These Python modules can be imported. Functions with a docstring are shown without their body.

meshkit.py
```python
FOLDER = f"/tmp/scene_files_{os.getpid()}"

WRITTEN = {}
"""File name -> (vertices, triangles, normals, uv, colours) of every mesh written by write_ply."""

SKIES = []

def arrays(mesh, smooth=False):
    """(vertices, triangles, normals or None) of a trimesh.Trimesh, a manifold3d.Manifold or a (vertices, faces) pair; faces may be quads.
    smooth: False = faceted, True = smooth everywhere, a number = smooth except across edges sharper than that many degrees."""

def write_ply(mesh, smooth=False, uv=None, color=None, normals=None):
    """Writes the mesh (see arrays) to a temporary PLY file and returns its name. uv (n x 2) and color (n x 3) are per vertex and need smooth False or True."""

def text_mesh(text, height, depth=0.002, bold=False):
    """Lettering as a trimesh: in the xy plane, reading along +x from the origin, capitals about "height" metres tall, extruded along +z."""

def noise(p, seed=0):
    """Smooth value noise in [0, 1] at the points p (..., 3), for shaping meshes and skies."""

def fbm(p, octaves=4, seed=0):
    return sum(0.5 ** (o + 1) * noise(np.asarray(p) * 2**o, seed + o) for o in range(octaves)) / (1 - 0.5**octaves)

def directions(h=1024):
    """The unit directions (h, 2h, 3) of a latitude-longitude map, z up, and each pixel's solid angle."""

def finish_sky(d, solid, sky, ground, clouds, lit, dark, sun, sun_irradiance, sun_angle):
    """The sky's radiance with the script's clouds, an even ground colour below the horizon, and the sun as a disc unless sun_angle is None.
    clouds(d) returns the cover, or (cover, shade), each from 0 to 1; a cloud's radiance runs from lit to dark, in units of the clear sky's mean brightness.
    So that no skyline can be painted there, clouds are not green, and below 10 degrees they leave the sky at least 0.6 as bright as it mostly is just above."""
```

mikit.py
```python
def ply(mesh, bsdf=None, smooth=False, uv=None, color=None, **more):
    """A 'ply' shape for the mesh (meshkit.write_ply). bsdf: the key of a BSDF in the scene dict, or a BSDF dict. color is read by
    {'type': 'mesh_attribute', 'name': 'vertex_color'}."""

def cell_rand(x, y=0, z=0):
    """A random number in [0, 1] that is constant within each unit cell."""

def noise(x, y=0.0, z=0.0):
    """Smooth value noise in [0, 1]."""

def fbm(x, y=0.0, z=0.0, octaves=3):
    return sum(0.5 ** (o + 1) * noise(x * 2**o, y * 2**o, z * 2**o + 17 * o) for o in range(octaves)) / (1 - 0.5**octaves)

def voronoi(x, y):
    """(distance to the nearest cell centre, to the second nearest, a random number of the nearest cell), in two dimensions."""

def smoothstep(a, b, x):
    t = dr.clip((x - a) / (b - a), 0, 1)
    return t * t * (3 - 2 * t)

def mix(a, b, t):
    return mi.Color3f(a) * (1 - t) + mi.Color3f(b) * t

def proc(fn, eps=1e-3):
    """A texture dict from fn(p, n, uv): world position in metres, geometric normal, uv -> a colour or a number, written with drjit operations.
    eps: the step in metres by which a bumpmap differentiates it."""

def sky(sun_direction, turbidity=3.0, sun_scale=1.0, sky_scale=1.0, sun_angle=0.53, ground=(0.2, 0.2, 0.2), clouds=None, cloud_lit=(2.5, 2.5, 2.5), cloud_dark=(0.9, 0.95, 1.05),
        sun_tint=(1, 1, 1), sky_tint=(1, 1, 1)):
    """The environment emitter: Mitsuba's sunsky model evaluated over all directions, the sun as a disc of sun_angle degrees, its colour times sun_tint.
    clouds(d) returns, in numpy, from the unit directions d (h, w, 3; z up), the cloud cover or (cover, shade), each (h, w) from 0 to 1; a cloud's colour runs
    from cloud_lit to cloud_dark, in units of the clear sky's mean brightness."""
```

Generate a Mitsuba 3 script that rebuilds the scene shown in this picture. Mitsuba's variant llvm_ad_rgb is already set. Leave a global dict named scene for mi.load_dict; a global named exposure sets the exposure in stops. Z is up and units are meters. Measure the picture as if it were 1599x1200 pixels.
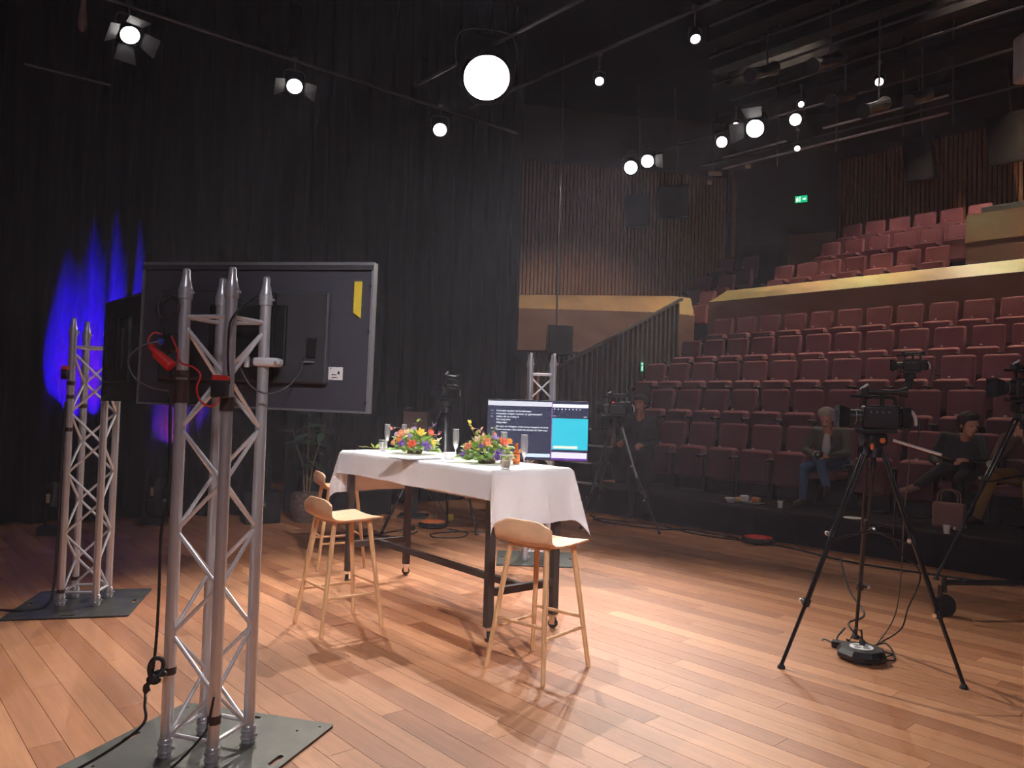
import math, numpy as np, trimesh, manifold3d as m3, mitsuba as mi, drjit as dr
import mikit, meshkit
from mikit import ply, proc, noise, fbm, cell_rand, smoothstep, mix
T = mi.ScalarTransform4f
rng = np.random.default_rng(7)
scene, labels = {'type': 'scene'}, {}
exposure = 0.0
# ------------------------------------------------------------------ camera
EYE = 1.55; FPX = 1187.0; ROLL = math.radians(1.72); PITCH = math.radians(1.8)
_f = np.array([0, math.cos(PITCH), math.sin(PITCH)]); _u0 = np.array([0, -math.sin(PITCH), math.cos(PITCH)]); _r0 = np.array([1., 0, 0])
_r = math.cos(ROLL)*_r0 + math.sin(ROLL)*_u0; _u = -math.sin(ROLL)*_r0 + math.cos(ROLL)*_u0
O = np.array([0, 0, EYE])
scene['stage_haze'] = {'type': 'homogeneous', 'albedo': {'type': 'rgb', 'value': [.80, .80, .97]}, 'sigma_t': .0038, 'phase': {'type': 'hg', 'g': .35}}
scene['camera'] = {'type': 'perspective', 'fov_axis': 'x', 'fov': math.degrees(2*math.atan(799.5/FPX)), 'near_clip': .05, 'far_clip': 200.,
                   'to_world': T().look_at(origin=O.tolist(), target=(O+_f).tolist(), up=_u.tolist()), 'medium': {'type': 'ref', 'id': 'stage_haze'}}
def survey(px, py): return (px-799.5)/FPX*_r - (py-600)/FPX*_u + _f
def G(px, py, z=0.0):           # surveyed point of the photograph on the horizontal plane z
    d = survey(px, py); return O + d*(z-EYE)/d[2]
def at(px, py, Y):              # surveyed point at distance Y ahead
    d = survey(px, py); return O + d*Y/d[1]
ANG = -48.25                    # the hall's axes: s along the seat rows, t away from the stage
HA = np.array([math.cos(math.radians(ANG)), math.sin(math.radians(ANG)), 0]); HB = np.array([-HA[1], HA[0], 0])
def W(s, t, z=0.0): return HA*s + HB*t + np.array([0, 0, z])
HALL = T().rotate([0, 0, 1], ANG)
# ------------------------------------------------------------------ lights
def spot(key, pos, target, I, cutoff, beam=None, tint=(1, .9, .78), sw=1.0):
    scene[key] = {'type': 'spot', 'intensity': {'type': 'rgb', 'value': [I*c for c in tint]}, 'cutoff_angle': cutoff, 'beam_width': beam or cutoff*.6, 'sampling_weight': sw,
                  'to_world': T().look_at(origin=list(map(float, pos)), target=list(map(float, target)), up=[0.1, .2, 1])}
# name: lens position, lens radius, aim point, intensity, cutoff, tint
LAMPS = [
 ('a', G(203, 55, 5.7), .105, (-1.0, 5.5, .6), 120, 24, (1, .95, .90)),
 ('b', G(460, 135, 5.7), .10, (-.9, 5.2, .7), 330, 20, (1, .92, .82)),
 ('c', G(687, 203, 5.7), .10, (-.2, 5.8, .8), 160, 20, (1, .92, .82)),
 ('d', G(760, 122, 5.7), .29, (.3, 4.6, .4), 400, 34, (1, .95, .90)),  # lens widened to stand in for the glare around this lamp
 ('e', G(936, 127, 5.7), .055, (1.2, 4.6, 0), 90, 26, (1, .9, .78)),
 ('f', G(1086, 61, 5.7), .055, (2.4, 4.6, 0), 50, 26, (1, .9, .78)),
 ('g', G(985, 262, 7.0), .145, (-.5, 6.0, .9), 620, 13, (1, .95, .90)),
 ('h', G(1011, 252, 7.0), .135, (-1.3, 5.0, .9), 420, 13, (1, .95, .90)),
 ('i', G(1127, 222, 7.0), .105, (-1.6, 4.2, .6), 300, 14, (1, .92, .8)),
 ('j', G(1149, 196, 7.2), .06, (1.0, 6.0, .6), 120, 14, (1, .92, .8)),
 ('k', G(1179, 201, 7.0), .165, (-.3, 5.6, .8), 620, 14, (1, .95, .90)),
 ('l', G(1242, 187, 7.0), .105, (-1.2, 4.0, .8), 320, 15, (1, .92, .8)),
 ('m', G(1251, 163, 7.2), .05, (1.4, 5.2, .6), 70, 14, (1, .92, .8)),
 ('n', G(1245, 232, 6.6), .05, (.5, 4.0, .6), 70, 14, (1, .92, .8)),
 ('o', G(1373, 128, 7.2), .065, (1.2, 4.4, .6), 90, 16, (1, .92, .8)),
]
KI = .22
for n_, p_, r_, aim_, I_, c_, tint_ in LAMPS:
    d_ = np.array(aim_)-p_; d_ /= np.linalg.norm(d_)
    if I_*KI > 15: spot(f'beam_{n_}', p_+d_*.06, aim_, I_*KI, c_, tint=tint_, sw=I_*KI/55)
# unseen soft lamp behind the camera, placed to light the cloth front
SOFT_L = (42, 39, 44)
SOFT_P, SOFT_Q = np.array([.6, -2.6, 5.6]), np.array([-.4, 5.6, .8])
spot('unseen_front_beam', (2.3, -2.2, 5.5), (-.3, 5.8, .9), 210, 13, 7, (1, .96, .96), .8)  # unseen spot at the front right, lights the near end of the cloth
# unseen lights without fixtures, placed to light the seats, ledge, gallery and slats
for i_, (s_, t_, z_, I_, tg) in enumerate([(-7.0, 12.2, 8.9, 34, (-7.0, 12.0, 1.5)), (-3.6, 11.9, 8.9, 34, (-3.6, 11.6, 1.5)), (-6.0, 17.0, 8.6, 60, (-6.3, 16.6, 5.)), (-3.6, 16.8, 8.9, 60, (-2.8, 18.6, 5.5))]):
    spot(f'unseen_house_light_{i_}', W(s_, t_, z_), W(*tg), I_, 48, 30, (1, .78, .6), .5)
for i_, s_ in enumerate((-8.2, -5.0, -2.2)): spot(f'unseen_ledge_light_{i_}', W(s_, 14.62, 7.6), W(s_, 14.8, 4.2), 60, 42, 30, (1, .80, .48), .3)
spot('unseen_gallery_light', W(-9.2, 9.2, 7.6), W(-12.0, 12.6, 4.0), 60, 26, 18, (1, .8, .55), .4)
spot('unseen_slats_light', W(-3.6, 15.6, 8.6), W(-3.2, 19.2, 5.9), 70, 40, 25, (1, .72, .42), .4)
# ------------------------------------------------------------------ helpers
def cat(*ms):
    vs, fs, n = [], [], 0
    for v, f in ms:
        f = np.asarray(f)
        if f.shape[1] == 4: f = np.vstack([f[:, [0, 1, 2]], f[:, [0, 2, 3]]])
        vs.append(np.asarray(v, float)); fs.append(f+n); n += len(v)
    return np.vstack(vs), np.vstack(fs)
def mv(m, d): return np.asarray(m[0])+np.asarray(d, float), m[1]
def rotz(m, deg):
    c, s = math.cos(math.radians(deg)), math.sin(math.radians(deg)); v = np.asarray(m[0])
    return np.column_stack([c*v[:, 0]-s*v[:, 1], s*v[:, 0]+c*v[:, 1], v[:, 2]]), m[1]
def rotx(m, deg):
    c, s = math.cos(math.radians(deg)), math.sin(math.radians(deg)); v = np.asarray(m[0])
    return np.column_stack([v[:, 0], c*v[:, 1]-s*v[:, 2], s*v[:, 1]+c*v[:, 2]]), m[1]
def roty(m, deg):
    c, s = math.cos(math.radians(deg)), math.sin(math.radians(deg)); v = np.asarray(m[0])
    return np.column_stack([c*v[:, 0]+s*v[:, 2], v[:, 1], -s*v[:, 0]+c*v[:, 2]]), m[1]
_BF = np.array([[0, 2, 3, 1], [4, 5, 7, 6], [0, 1, 5, 4], [2, 6, 7, 3], [0, 4, 6, 2], [1, 3, 7, 5]])
def box(x0, x1, y0, y1, z0, z1): return np.array([[x, y, z] for z in (z0, z1) for y in (y0, y1) for x in (x0, x1)], float), _BF
def rbox(x0, x1, y0, y1, z0, z1, r=.01, n=8):          # box with rounded edges
    r = min(r, (x1-x0)/2.01, (y1-y0)/2.01, (z1-z0)/2.01); s = m3.Manifold.sphere(r, n)
    h = m3.Manifold.batch_hull([s.translate([x, y, z]) for x in (x0+r, x1-r) for y in (y0+r, y1-r) for z in (z0+r, z1-r)]).to_mesh()
    return np.array(h.vert_properties[:, :3], float), np.array(h.tri_verts)
def frame(d):
    d = np.asarray(d, float)/np.linalg.norm(d); a = np.cross(d, [0, 0, 1.] if abs(d[2]) < .9 else [1., 0, 0]); a /= np.linalg.norm(a)
    return d, a, np.cross(d, a)
def cyl(p, q, r, r2=None, n=12, caps=True):
    p, q = np.asarray(p, float), np.asarray(q, float); r2 = r if r2 is None else r2
    d, a, b = frame(q-p); t = np.arange(n)*2*np.pi/n
    c = np.cos(t)[:, None]*a+np.sin(t)[:, None]*b
    v = np.vstack([p+c*r, q+c*r2, [p], [q]]); i = np.arange(n); j = (i+1) % n
    f = np.vstack([np.stack([i, j, j+n], 1), np.stack([i, j+n, i+n], 1)])
    f = f[:, ::-1]
    if caps: f = np.vstack([f, np.stack([j*0+2*n, i, j], 1), np.stack([j*0+2*n+1, j+n, i+n], 1)])
    return v, f[:, ::-1]
def lathe(prof, n=20, c=(0, 0, 0)):
    prof = np.asarray(prof, float); k = len(prof); t = np.arange(n)*2*np.pi/n
    v = np.stack([np.outer(np.cos(t), prof[:, 0]), np.outer(np.sin(t), prof[:, 0]), np.tile(prof[:, 1], (n, 1))], -1).reshape(-1, 3)+np.asarray(c)
    i, j = np.meshgrid(np.arange(n), np.arange(k-1), indexing='ij'); i, j = i.ravel(), j.ravel(); i2 = (i+1) % n
    return v, np.stack([i*k+j, i2*k+j, i2*k+j+1, i*k+j+1], 1)
def ball(c, r, n=2, s=(1, 1, 1)):
    m = trimesh.creation.icosphere(subdivisions=n, radius=1.0); return np.array(m.vertices)*np.asarray(s)*r+np.asarray(c), np.array(m.faces)
def smooth_path(P, n=8):
    P = np.asarray(P, float)
    if len(P) < 3: return P
    Q = np.vstack([2*P[0]-P[1], P, 2*P[-1]-P[-2]]); out = []
    for i in range(1, len(Q)-2):
        for t in np.linspace(0, 1, n, endpoint=False):
            a, b, c, d = Q[i-1], Q[i], Q[i+1], Q[i+2]
            out.append(.5*((2*b)+(-a+c)*t+(2*a-5*b+4*c-d)*t*t+(-a+3*b-3*c+d)*t**3))
    out.append(P[-1]); return np.array(out)
def tube(P, r, n=6, smooth=8, closed=True):
    P = smooth_path(P, smooth) if smooth else np.asarray(P, float)
    R = np.broadcast_to(np.asarray(r, float), (len(P),)) if np.ndim(r) == 0 else np.interp(np.linspace(0, 1, len(P)), np.linspace(0, 1, len(r)), r)
    t = np.gradient(P, axis=0); t /= np.linalg.norm(t, axis=1, keepdims=True)+1e-12
    a = frame(t[0])[1]; A_ = []
    for k in range(len(P)):
        a = a-t[k]*(a@t[k]); a /= np.linalg.norm(a)+1e-12; A_.append(a)
    A_ = np.array(A_); B_ = np.cross(t, A_); th = np.arange(n)*2*np.pi/n
    v = (P[:, None]+R[:, None, None]*(np.cos(th)[None, :, None]*A_[:, None]+np.sin(th)[None, :, None]*B_[:, None])).reshape(-1, 3)
    i, j = np.meshgrid(np.arange(len(P)-1), np.arange(n), indexing='ij'); i, j = i.ravel(), j.ravel(); j2 = (j+1) % n
    f = np.stack([i*n+j, i*n+j2, (i+1)*n+j2, (i+1)*n+j], 1)
    f = np.vstack([f[:, [0, 1, 2]], f[:, [0, 2, 3]]])
    e = (len(P)-1)*n; v = np.vstack([v, P[:1], P[-1:]]); L = len(v); jj = np.arange(n)
    return v, np.vstack([f, np.stack([jj*0+L-2, (jj+1) % n, jj], 1), np.stack([jj*0+L-1, e+jj, e+(jj+1) % n], 1)])
def prism(poly, d0, d1, axis='y'):        # polygon (x, z) extruded along y, or (x, y) along z
    from shapely.geometry import Polygon
    m = trimesh.creation.extrude_polygon(Polygon(poly) if not hasattr(poly, 'exterior') else poly, d1-d0, engine='earcut'); v = np.array(m.vertices); v[:, 2] += d0
    if axis == 'y':
        v = np.column_stack([v[:, 0], v[:, 2], v[:, 1]]); return v, np.array(m.faces)[:, ::-1]
    return v, np.array(m.faces)
def xf(m, M):                             # bake a Mitsuba transform
    M = np.array(M.matrix, float); return np.asarray(m[0])@M[:3, :3].T+M[:3, 3], m[1]
_taken = {}
def numbered(name):
    n = _taken.get(name, 0); _taken[name] = n+1
    return name if n == 0 else f'{name}_{n:03d}'
def thing(name, label, cat_, group=None):
    k = numbered(name); labels[k] = {'label': label, 'category': cat_}
    if group: labels[k]['group'] = group
    return k
def put(key, mesh, mat, smooth=False, label=None, M=None, **kw):
    d = mesh if isinstance(mesh, dict) else ply(mesh, mat, smooth, **kw)
    scene[key] = {**d, 'to_world': M} if M is not None else d
    if label: labels.setdefault(key, {})['label'] = label
    return key
def part(parent, name, mesh, mat=None, smooth=False, label=None, M=None, **kw):
    return put(numbered(f'{parent}__{name}'), mesh, mat, smooth, label, M, **kw)
def single(name, label, cat_, mesh, mat, smooth=False, group=None, M=None, **kw):
    return put(thing(name, label, cat_, group), mesh, mat, smooth, M=M, **kw)
def struct(name, mesh, mat, smooth=False, label=None, M=None):
    scene[name] = ply(mesh, mat, smooth); labels[name] = {'kind': 'structure'}
    if label: labels[name]['label'] = label
    if M is not None: scene[name]['to_world'] = M
    return name
def shape_of(mesh, mat, smooth=False): return ply(mesh, mat, smooth)
ORD = ['first', 'second', 'third', 'fourth', 'fifth', 'sixth', 'seventh', 'eighth', 'ninth', 'tenth', 'eleventh', 'twelfth', 'thirteenth', 'fourteenth', 'fifteenth', 'sixteenth', 'seventeenth', 'eighteenth', 'nineteenth', 'twentieth']
# ------------------------------------------------------------------ materials
def rgb(c): return {'type': 'rgb', 'value': list(c)}
def mat(key, c, rough=.5, metal=0., spec=.5, **kw):
    scene[key] = {'type': 'twosided', 'b': {'type': 'principled', 'base_color': rgb(c) if not isinstance(c, dict) else c, 'roughness': rough, 'metallic': metal, 'specular': spec, **kw}}
def diff(key, c): scene[key] = {'type': 'twosided', 'b': {'type': 'diffuse', 'reflectance': rgb(c) if not isinstance(c, dict) else c}}
PW, PL = .14, 2.1           # floor boards
def hall_st(p): return p.x*float(HA[0])+p.y*float(HA[1]), p.x*float(HB[0])+p.y*float(HB[1])
def floor_fn(p, n, uv):
    s, t = hall_st(p); r = dr.floor(t/PW); off = r*.37-dr.floor(r*.37)
    c = dr.floor(s/PL+off*1.0); k = cell_rand(r, c, 5)
    g = fbm(s*3.0+k*40, t*60., k*9, 3); g2 = noise(s*.9+k*11, t*9., 4)
    base = mix((.33, .125, .052), (.51, .234, .112), smoothstep(.0, 1.0, k)); base = base*(.80+.28*g+.16*g2)
    return base
scene['m_floor'] = {'type': 'twosided', 'b': {'type': 'principled', 'base_color': proc(floor_fn), 'roughness': .52, 'specular': .3}}
def wood_fn(a, b, sc=14.):
    def fn(p, n, uv):
        g = fbm(p.x*sc+p.z*3, p.y*sc-p.z*2, p.z*2.2, 3); return mix(a, b, g)
    return fn
mat('m_beech', proc(wood_fn((.60, .33, .15), (.80, .50, .26), 18)), .42)
mat('m_ply', proc(wood_fn((.70, .40, .22), (.85, .54, .32), 10)), .38)
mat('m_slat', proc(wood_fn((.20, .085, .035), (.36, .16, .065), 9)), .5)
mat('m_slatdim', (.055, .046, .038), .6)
mat('m_panel', proc(wood_fn((.22, .105, .06), (.30, .15, .085), 2.5)), .6)
mat('m_paneldark', proc(wood_fn((.13, .062, .038), (.17, .085, .055), 2.5)), .6)
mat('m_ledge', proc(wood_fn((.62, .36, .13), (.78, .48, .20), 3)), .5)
mat('m_lectern', (.16, .09, .07), .5)
diff('m_wallblack', (.022, .02, .022)); diff('m_ceiling', (.018, .017, .02))
diff('m_carpet', (.026, .022, .024)); diff('m_riser', (.012, .0105, .014))
mat('m_curtain', proc(lambda p, n, uv: mix((.010, .0095, .011), (.018, .017, .019), noise(p.x*30, p.y*30, p.z*1.5))), .9, spec=.1)
mat('m_seat', proc(lambda p, n, uv: mix((.17, .056, .068), (.23, .08, .094), noise(p.x*160, p.y*160, p.z*160))), .85, spec=.15, sheen=.4)
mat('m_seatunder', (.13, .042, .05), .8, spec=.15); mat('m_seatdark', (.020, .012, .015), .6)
mat('m_plate', (.85, .82, .75), .25)
mat('m_alu', (.66, .66, .70), .32, metal=.6); mat('m_aluw', (.84, .84, .87), .36, metal=.35)
mat('m_steel', proc(lambda p, n, uv: mix((.045, .045, .038), (.085, .085, .07), fbm(p.x*9, p.y*9, p.z*9, 4))), .45, metal=.35)
mat('m_black', (.012, .012, .013), .45); mat('m_blackgloss', (.012, .012, .014), .22); mat('m_blackmatte', (.012, .0115, .0125), .8, spec=.2)
mat('m_tvback', (.045, .043, .056), .5); mat('m_tvcover', (.034, .033, .04), .55); mat('m_tvedge', (.28, .28, .31), .4, metal=.6)
mat('m_frame', (.055, .042, .036), .45, metal=.3); mat('m_pipe', (.10, .10, .105), .4, metal=.6); mat('m_chrome', (.8, .8, .8), .2, metal=1.)
mat('m_cloth', (.86, .85, .86), .9, spec=.15); mat('m_white', (.85, .85, .84), .5); mat('m_paper', (.9, .9, .88), .7)
mat('m_red', (.62, .03, .025), .4); mat('m_orange', (.85, .22, .07), .5); mat('m_yellow', (.82, .62, .06), .45); mat('m_brownbag', (.26, .13, .10), .7)
mat('m_tape', (.05, .025, .02), .5); mat('m_blue', (.05, .08, .5), .4); mat('m_tan', (.55, .42, .25), .7)
mat('m_skin', (.62, .33, .23), .55); mat('m_hairgrey', (.42, .36, .32), .7); mat('m_hairdark', (.035, .022, .018), .6)
mat('m_tshirt', (.72, .69, .65), .8); mat('m_jacket', (.075, .078, .06), .85); mat('m_jeans', (.05, .105, .20), .85); mat('m_mustard', (.30, .17, .04), .85); mat('m_clothblack', (.02, .019, .02), .85); mat('m_shoe', (.05, .025, .02), .5); mat('m_maroontop', (.09, .04, .035), .85)
mat('m_leafdark', (.05, .10, .05), .28); mat('m_leaf', (.17, .33, .05), .5); mat('m_leaf2', (.42, .55, .12), .5); mat('m_stem', (.20, .12, .06), .6)
mat('m_basket', proc(lambda p, n, uv: mix((.06, .035, .025), (.16, .10, .07), noise(p.x*40, p.y*40, p.z*40))), .8)
for k_, c_ in dict(peach=(.92, .48, .26), coral=(.90, .24, .15), purple=(.36, .20, .60), lilac=(.62, .48, .78), yellow=(.90, .75, .16), orange=(.92, .42, .08), cream=(.92, .80, .58), pink=(.90, .45, .40)).items(): mat('m_fl_'+k_, c_, .6)
scene['m_glass'] = {'type': 'thindielectric', 'int_ior': 1.9}
scene['m_fluteglass'] = {'type': 'blendbsdf', 'weight': .16, 'a': {'type': 'thindielectric', 'int_ior': 1.7}, 'b': {'type': 'twosided', 'b': {'type': 'diffuse', 'reflectance': rgb((.8, .78, .8))}}}  # diffuse white mixed in as the pale sheen on the bowls
scene['m_waterclear'] = {'type': 'dielectric', 'int_ior': 1.33}
mat('m_water', (.80, .82, .82), .1, spec_trans=.0); mat('m_amber', (.42, .10, .01), .12)
mat('m_lensglass', (.02, .03, .05), .05, spec=.9)
def glow(c, sw=.02): return {'type': 'area', 'radiance': rgb(c), 'sampling_weight': sw}
# ------------------------------------------------------------------ the setting
SE = 8.78                     # the stage ends here; the seating begins
struct('floor', box(-14, 7, -6, 22, -.3, -.02), 'm_floor', label='orange-brown hardwood stage floor of long narrow boards', M=HALL)
planks = []
for r in range(int(-3/PW), int(SE/PW)+1):
    off = r*.37-math.floor(r*.37)
    for c in range(-7, 3):
        s0, s1 = (c-off)*PL, (c+1-off)*PL; t0, t1 = r*PW, min((r+1)*PW, SE-.005)
        if s1 < -11.5 or s0 > 2.5 or t1-t0 < .03: continue
        best = 0
        for s_ in np.linspace(s0, s1, 5):
            p = W(s_, (t0+t1)/2)-O; z = p@_f
            if z > .5:
                x, y = 799.5+FPX*(p@_r)/z, 600-FPX*(p@_u)/z
                if -20 < x < 1620 and y < 1225: best = max(best, 1/z)
        planks.append((best, s0, s1, t0, t1))
planks.sort(reverse=True); far = []
for k_, (b_, s0, s1, t0, t1) in enumerate(planks):
    m_ = box(s0+.001, s1-.001, t0+.0012, t1-.0012, -.02, 0)
    if k_ < 300 and b_ > 0: part('floor', 'plank', rotz(m_, ANG), 'm_floor')
    else: far.append(rotz(m_, ANG))
k_ = part('floor', 'distant_planks', cat(*far), 'm_floor'); labels[k_] = {'kind': 'stuff'}
struct('ceiling', box(-16, 8, -7, 23, 9.5, 9.7), 'm_ceiling', M=HALL)
struct('wall_rear', box(-15, 8, -6.3, -6.0, -.3, 9.6), 'm_wallblack', M=HALL)
struct('wall_right', box(7.0, 7.3, -6, 22, -.3, 9.6), 'm_wallblack', M=HALL)
# seating tiers and the stage front
ROW0 = [(-7.47, 9.86, 1.07), (-8.47, 10.90, 1.63), (-9.46, 11.95, 2.18), (-9.38, 13.02, 2.73), (-9.28, 14.06, 3.29)]
UP = [(-8.99, 16.08, 4.72, 7), (-8.31, 16.95, 5.31, 6), (-8.23, 17.87, 5.90, 6)]
P_, DZ = .55, .69
def wall_step(name, s0, s1, t0, t1, z0, z1, m='m_carpet'): return struct(name, box(s0, s1, t0, t1, z0, z1), m, M=HALL)
edge_t = [SE]+[9.42+1.047*k for k in range(1, 5)]+[14.66]
left_s = [-8.15, -8.80, -9.78, -9.70, -9.60]
for k in range(5):
    wall_step(f'floor_tier_{k+1}', left_s[k], 6.9, edge_t[k], edge_t[k+1]+.01, -.02, ROW0[k][2]-DZ)
put('floor_tier_1__stage_fascia', box(left_s[0], 6.9, SE-.03, SE-.002, 0, .355), 'm_riser', M=HALL)
put('floor_tier_1__ledge_edge', box(left_s[0], 6.9, SE-.035, SE+.02, .356, .383), 'm_seatdark', M=HALL)
# stair beside the seats, pale nosings
st_ = 'floor_stair'; struct(st_, box(-10.02, -9.4, 9.0, 9.3, -.02, .2), 'm_riser', label='dark stair with pale step edges beside the seat rows', M=HALL)
for i in range(12):
    t0, z1 = 9.25+.5235*i, .36+.2765*i
    sr = left_s[min(4, max(0, int((t0-8.4)/1.047)))]-.02
    k_ = part(st_, 'step', box(-10.02, sr, t0, t0+.53, max(-.02, z1-.3), z1), 'm_riser', M=HALL)
    put(k_+'__nosing', box(-10.0, sr-.02, t0-.012, t0+.02, z1-.015, z1+.008), 'm_plate', M=HALL)
# parapet below the upper seats
PB, PT_ = 14.66, 14.98
struct('trim_1', prism([(PB, 2.8), (PB+.5, 2.8), (PB+.5, 4.07), (PB, 4.07)], -9.84, 6.9), 'm_panel', label='dark brown parapet panel behind the top row of lower seats')
def loft(lo, hi):             # prism between two polygons of points
    n = len(lo); v = np.vstack([lo, hi]); f = [[i, (i+1) % n, (i+1) % n+n] for i in range(n)]+[[i, (i+1) % n+n, i+n] for i in range(n)]
    f += [[0, i+1, i] for i in range(1, n-1)]+[[n, n+i, n+i+1] for i in range(1, n-1)]; return v, np.array(f)
# prism() extrudes along y: here x carries t and y carries s, so swap back to the hall's axes
v_, f_ = prism([(PB, 2.8), (PB+.5, 2.8), (PB+.5, 4.07), (PB, 4.07)], -9.84, 6.9); scene['trim_1'] = {**ply((v_[:, [1, 0, 2]], f_[:, ::-1]), 'm_panel'), 'to_world': HALL}
lo_ = [W(-9.84, PB, 4.07), W(6.9, PB, 4.07), W(6.9, PB+.6, 4.07), W(-9.84, PB+.6, 4.07)]; hi_ = [W(-9.58, PT_, 4.345), W(6.9, PT_, 4.345), W(6.9, PB+.55, 4.345), W(-9.58, PB+.55, 4.345)]
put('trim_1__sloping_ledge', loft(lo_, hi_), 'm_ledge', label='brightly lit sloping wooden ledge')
# upper tiers
for k, (s0, t, z, n_) in enumerate(UP):
    wall_step(f'floor_upper_{k+1}', -12.5 if k == 0 else s0-.45, 6.9, [15.2, 16.42, 17.38][k], [16.43, 17.39, 19.2][k], 2.8, z-DZ)
# side gallery with its sloping lit ledge, left of the seats
gz = 3.78
lo_ = [(-.25, 16.9, gz), (3.38, 16.9, gz), (4.12, 17.3, gz), (4.12, 18.0, gz), (-.25, 18.0, gz)]; hi_ = [(-.02, 17.25, 4.13), (3.6, 17.2, 4.2), (4.05, 17.42, 4.2), (4.05, 17.9, 4.2), (-.02, 17.9, 4.13)]
struct('trim_2', loft([(x, y, 2.85) for x, y, z in lo_], lo_), 'm_paneldark', label='brown wooden front panel of the side gallery')
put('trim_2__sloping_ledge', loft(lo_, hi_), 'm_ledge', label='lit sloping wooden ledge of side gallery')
struct('floor_gallery', box(-.2, 4.1, 17.9, 20.6, 2.8, 3.1), 'm_carpet')
# slatted walls
def slat_wall(name, p, q, z0, z1, pitch, w, d, back='m_slatback', flat=False):
    p, q = np.array(p, float), np.array(q, float); L = np.linalg.norm(q-p); ang = math.degrees(math.atan2(*(q-p)[::-1]))
    M = T().translate([float(p[0]), float(p[1]), 0]).rotate([0, 0, 1], ang)
    struct(name, box(0, L, 0, .15, -.3, 9.6), back, M=M)
    if flat: return M
    n = int(L/pitch); k = part(name, 'slats', cat(*[box(i*pitch, i*pitch+w, -d, -.002, z0, z1) for i in range(n)]), 'm_slat', M=M, label='rows of thin upright brown wooden slats'); labels[k]['kind'] = 'stuff'
    return M
mat('m_slatback', (.035, .02, .014), .7)
c1, c2, c3 = (0., 19.6), (5.75, 20.6), W(-9.0, 19.2)[:2]
slat_wall('wall_gallery', c1, c2, 2.9, 8.0, .10, .058, .06)
Mdoor = slat_wall('wall_corner', c2, c3, 0, 9, .1, .05, .05, flat=True)
slat_wall('wall_back', c3, W(6.95, 19.2)[:2], 2.8, 8.2, .10, .06, .06)
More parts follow.
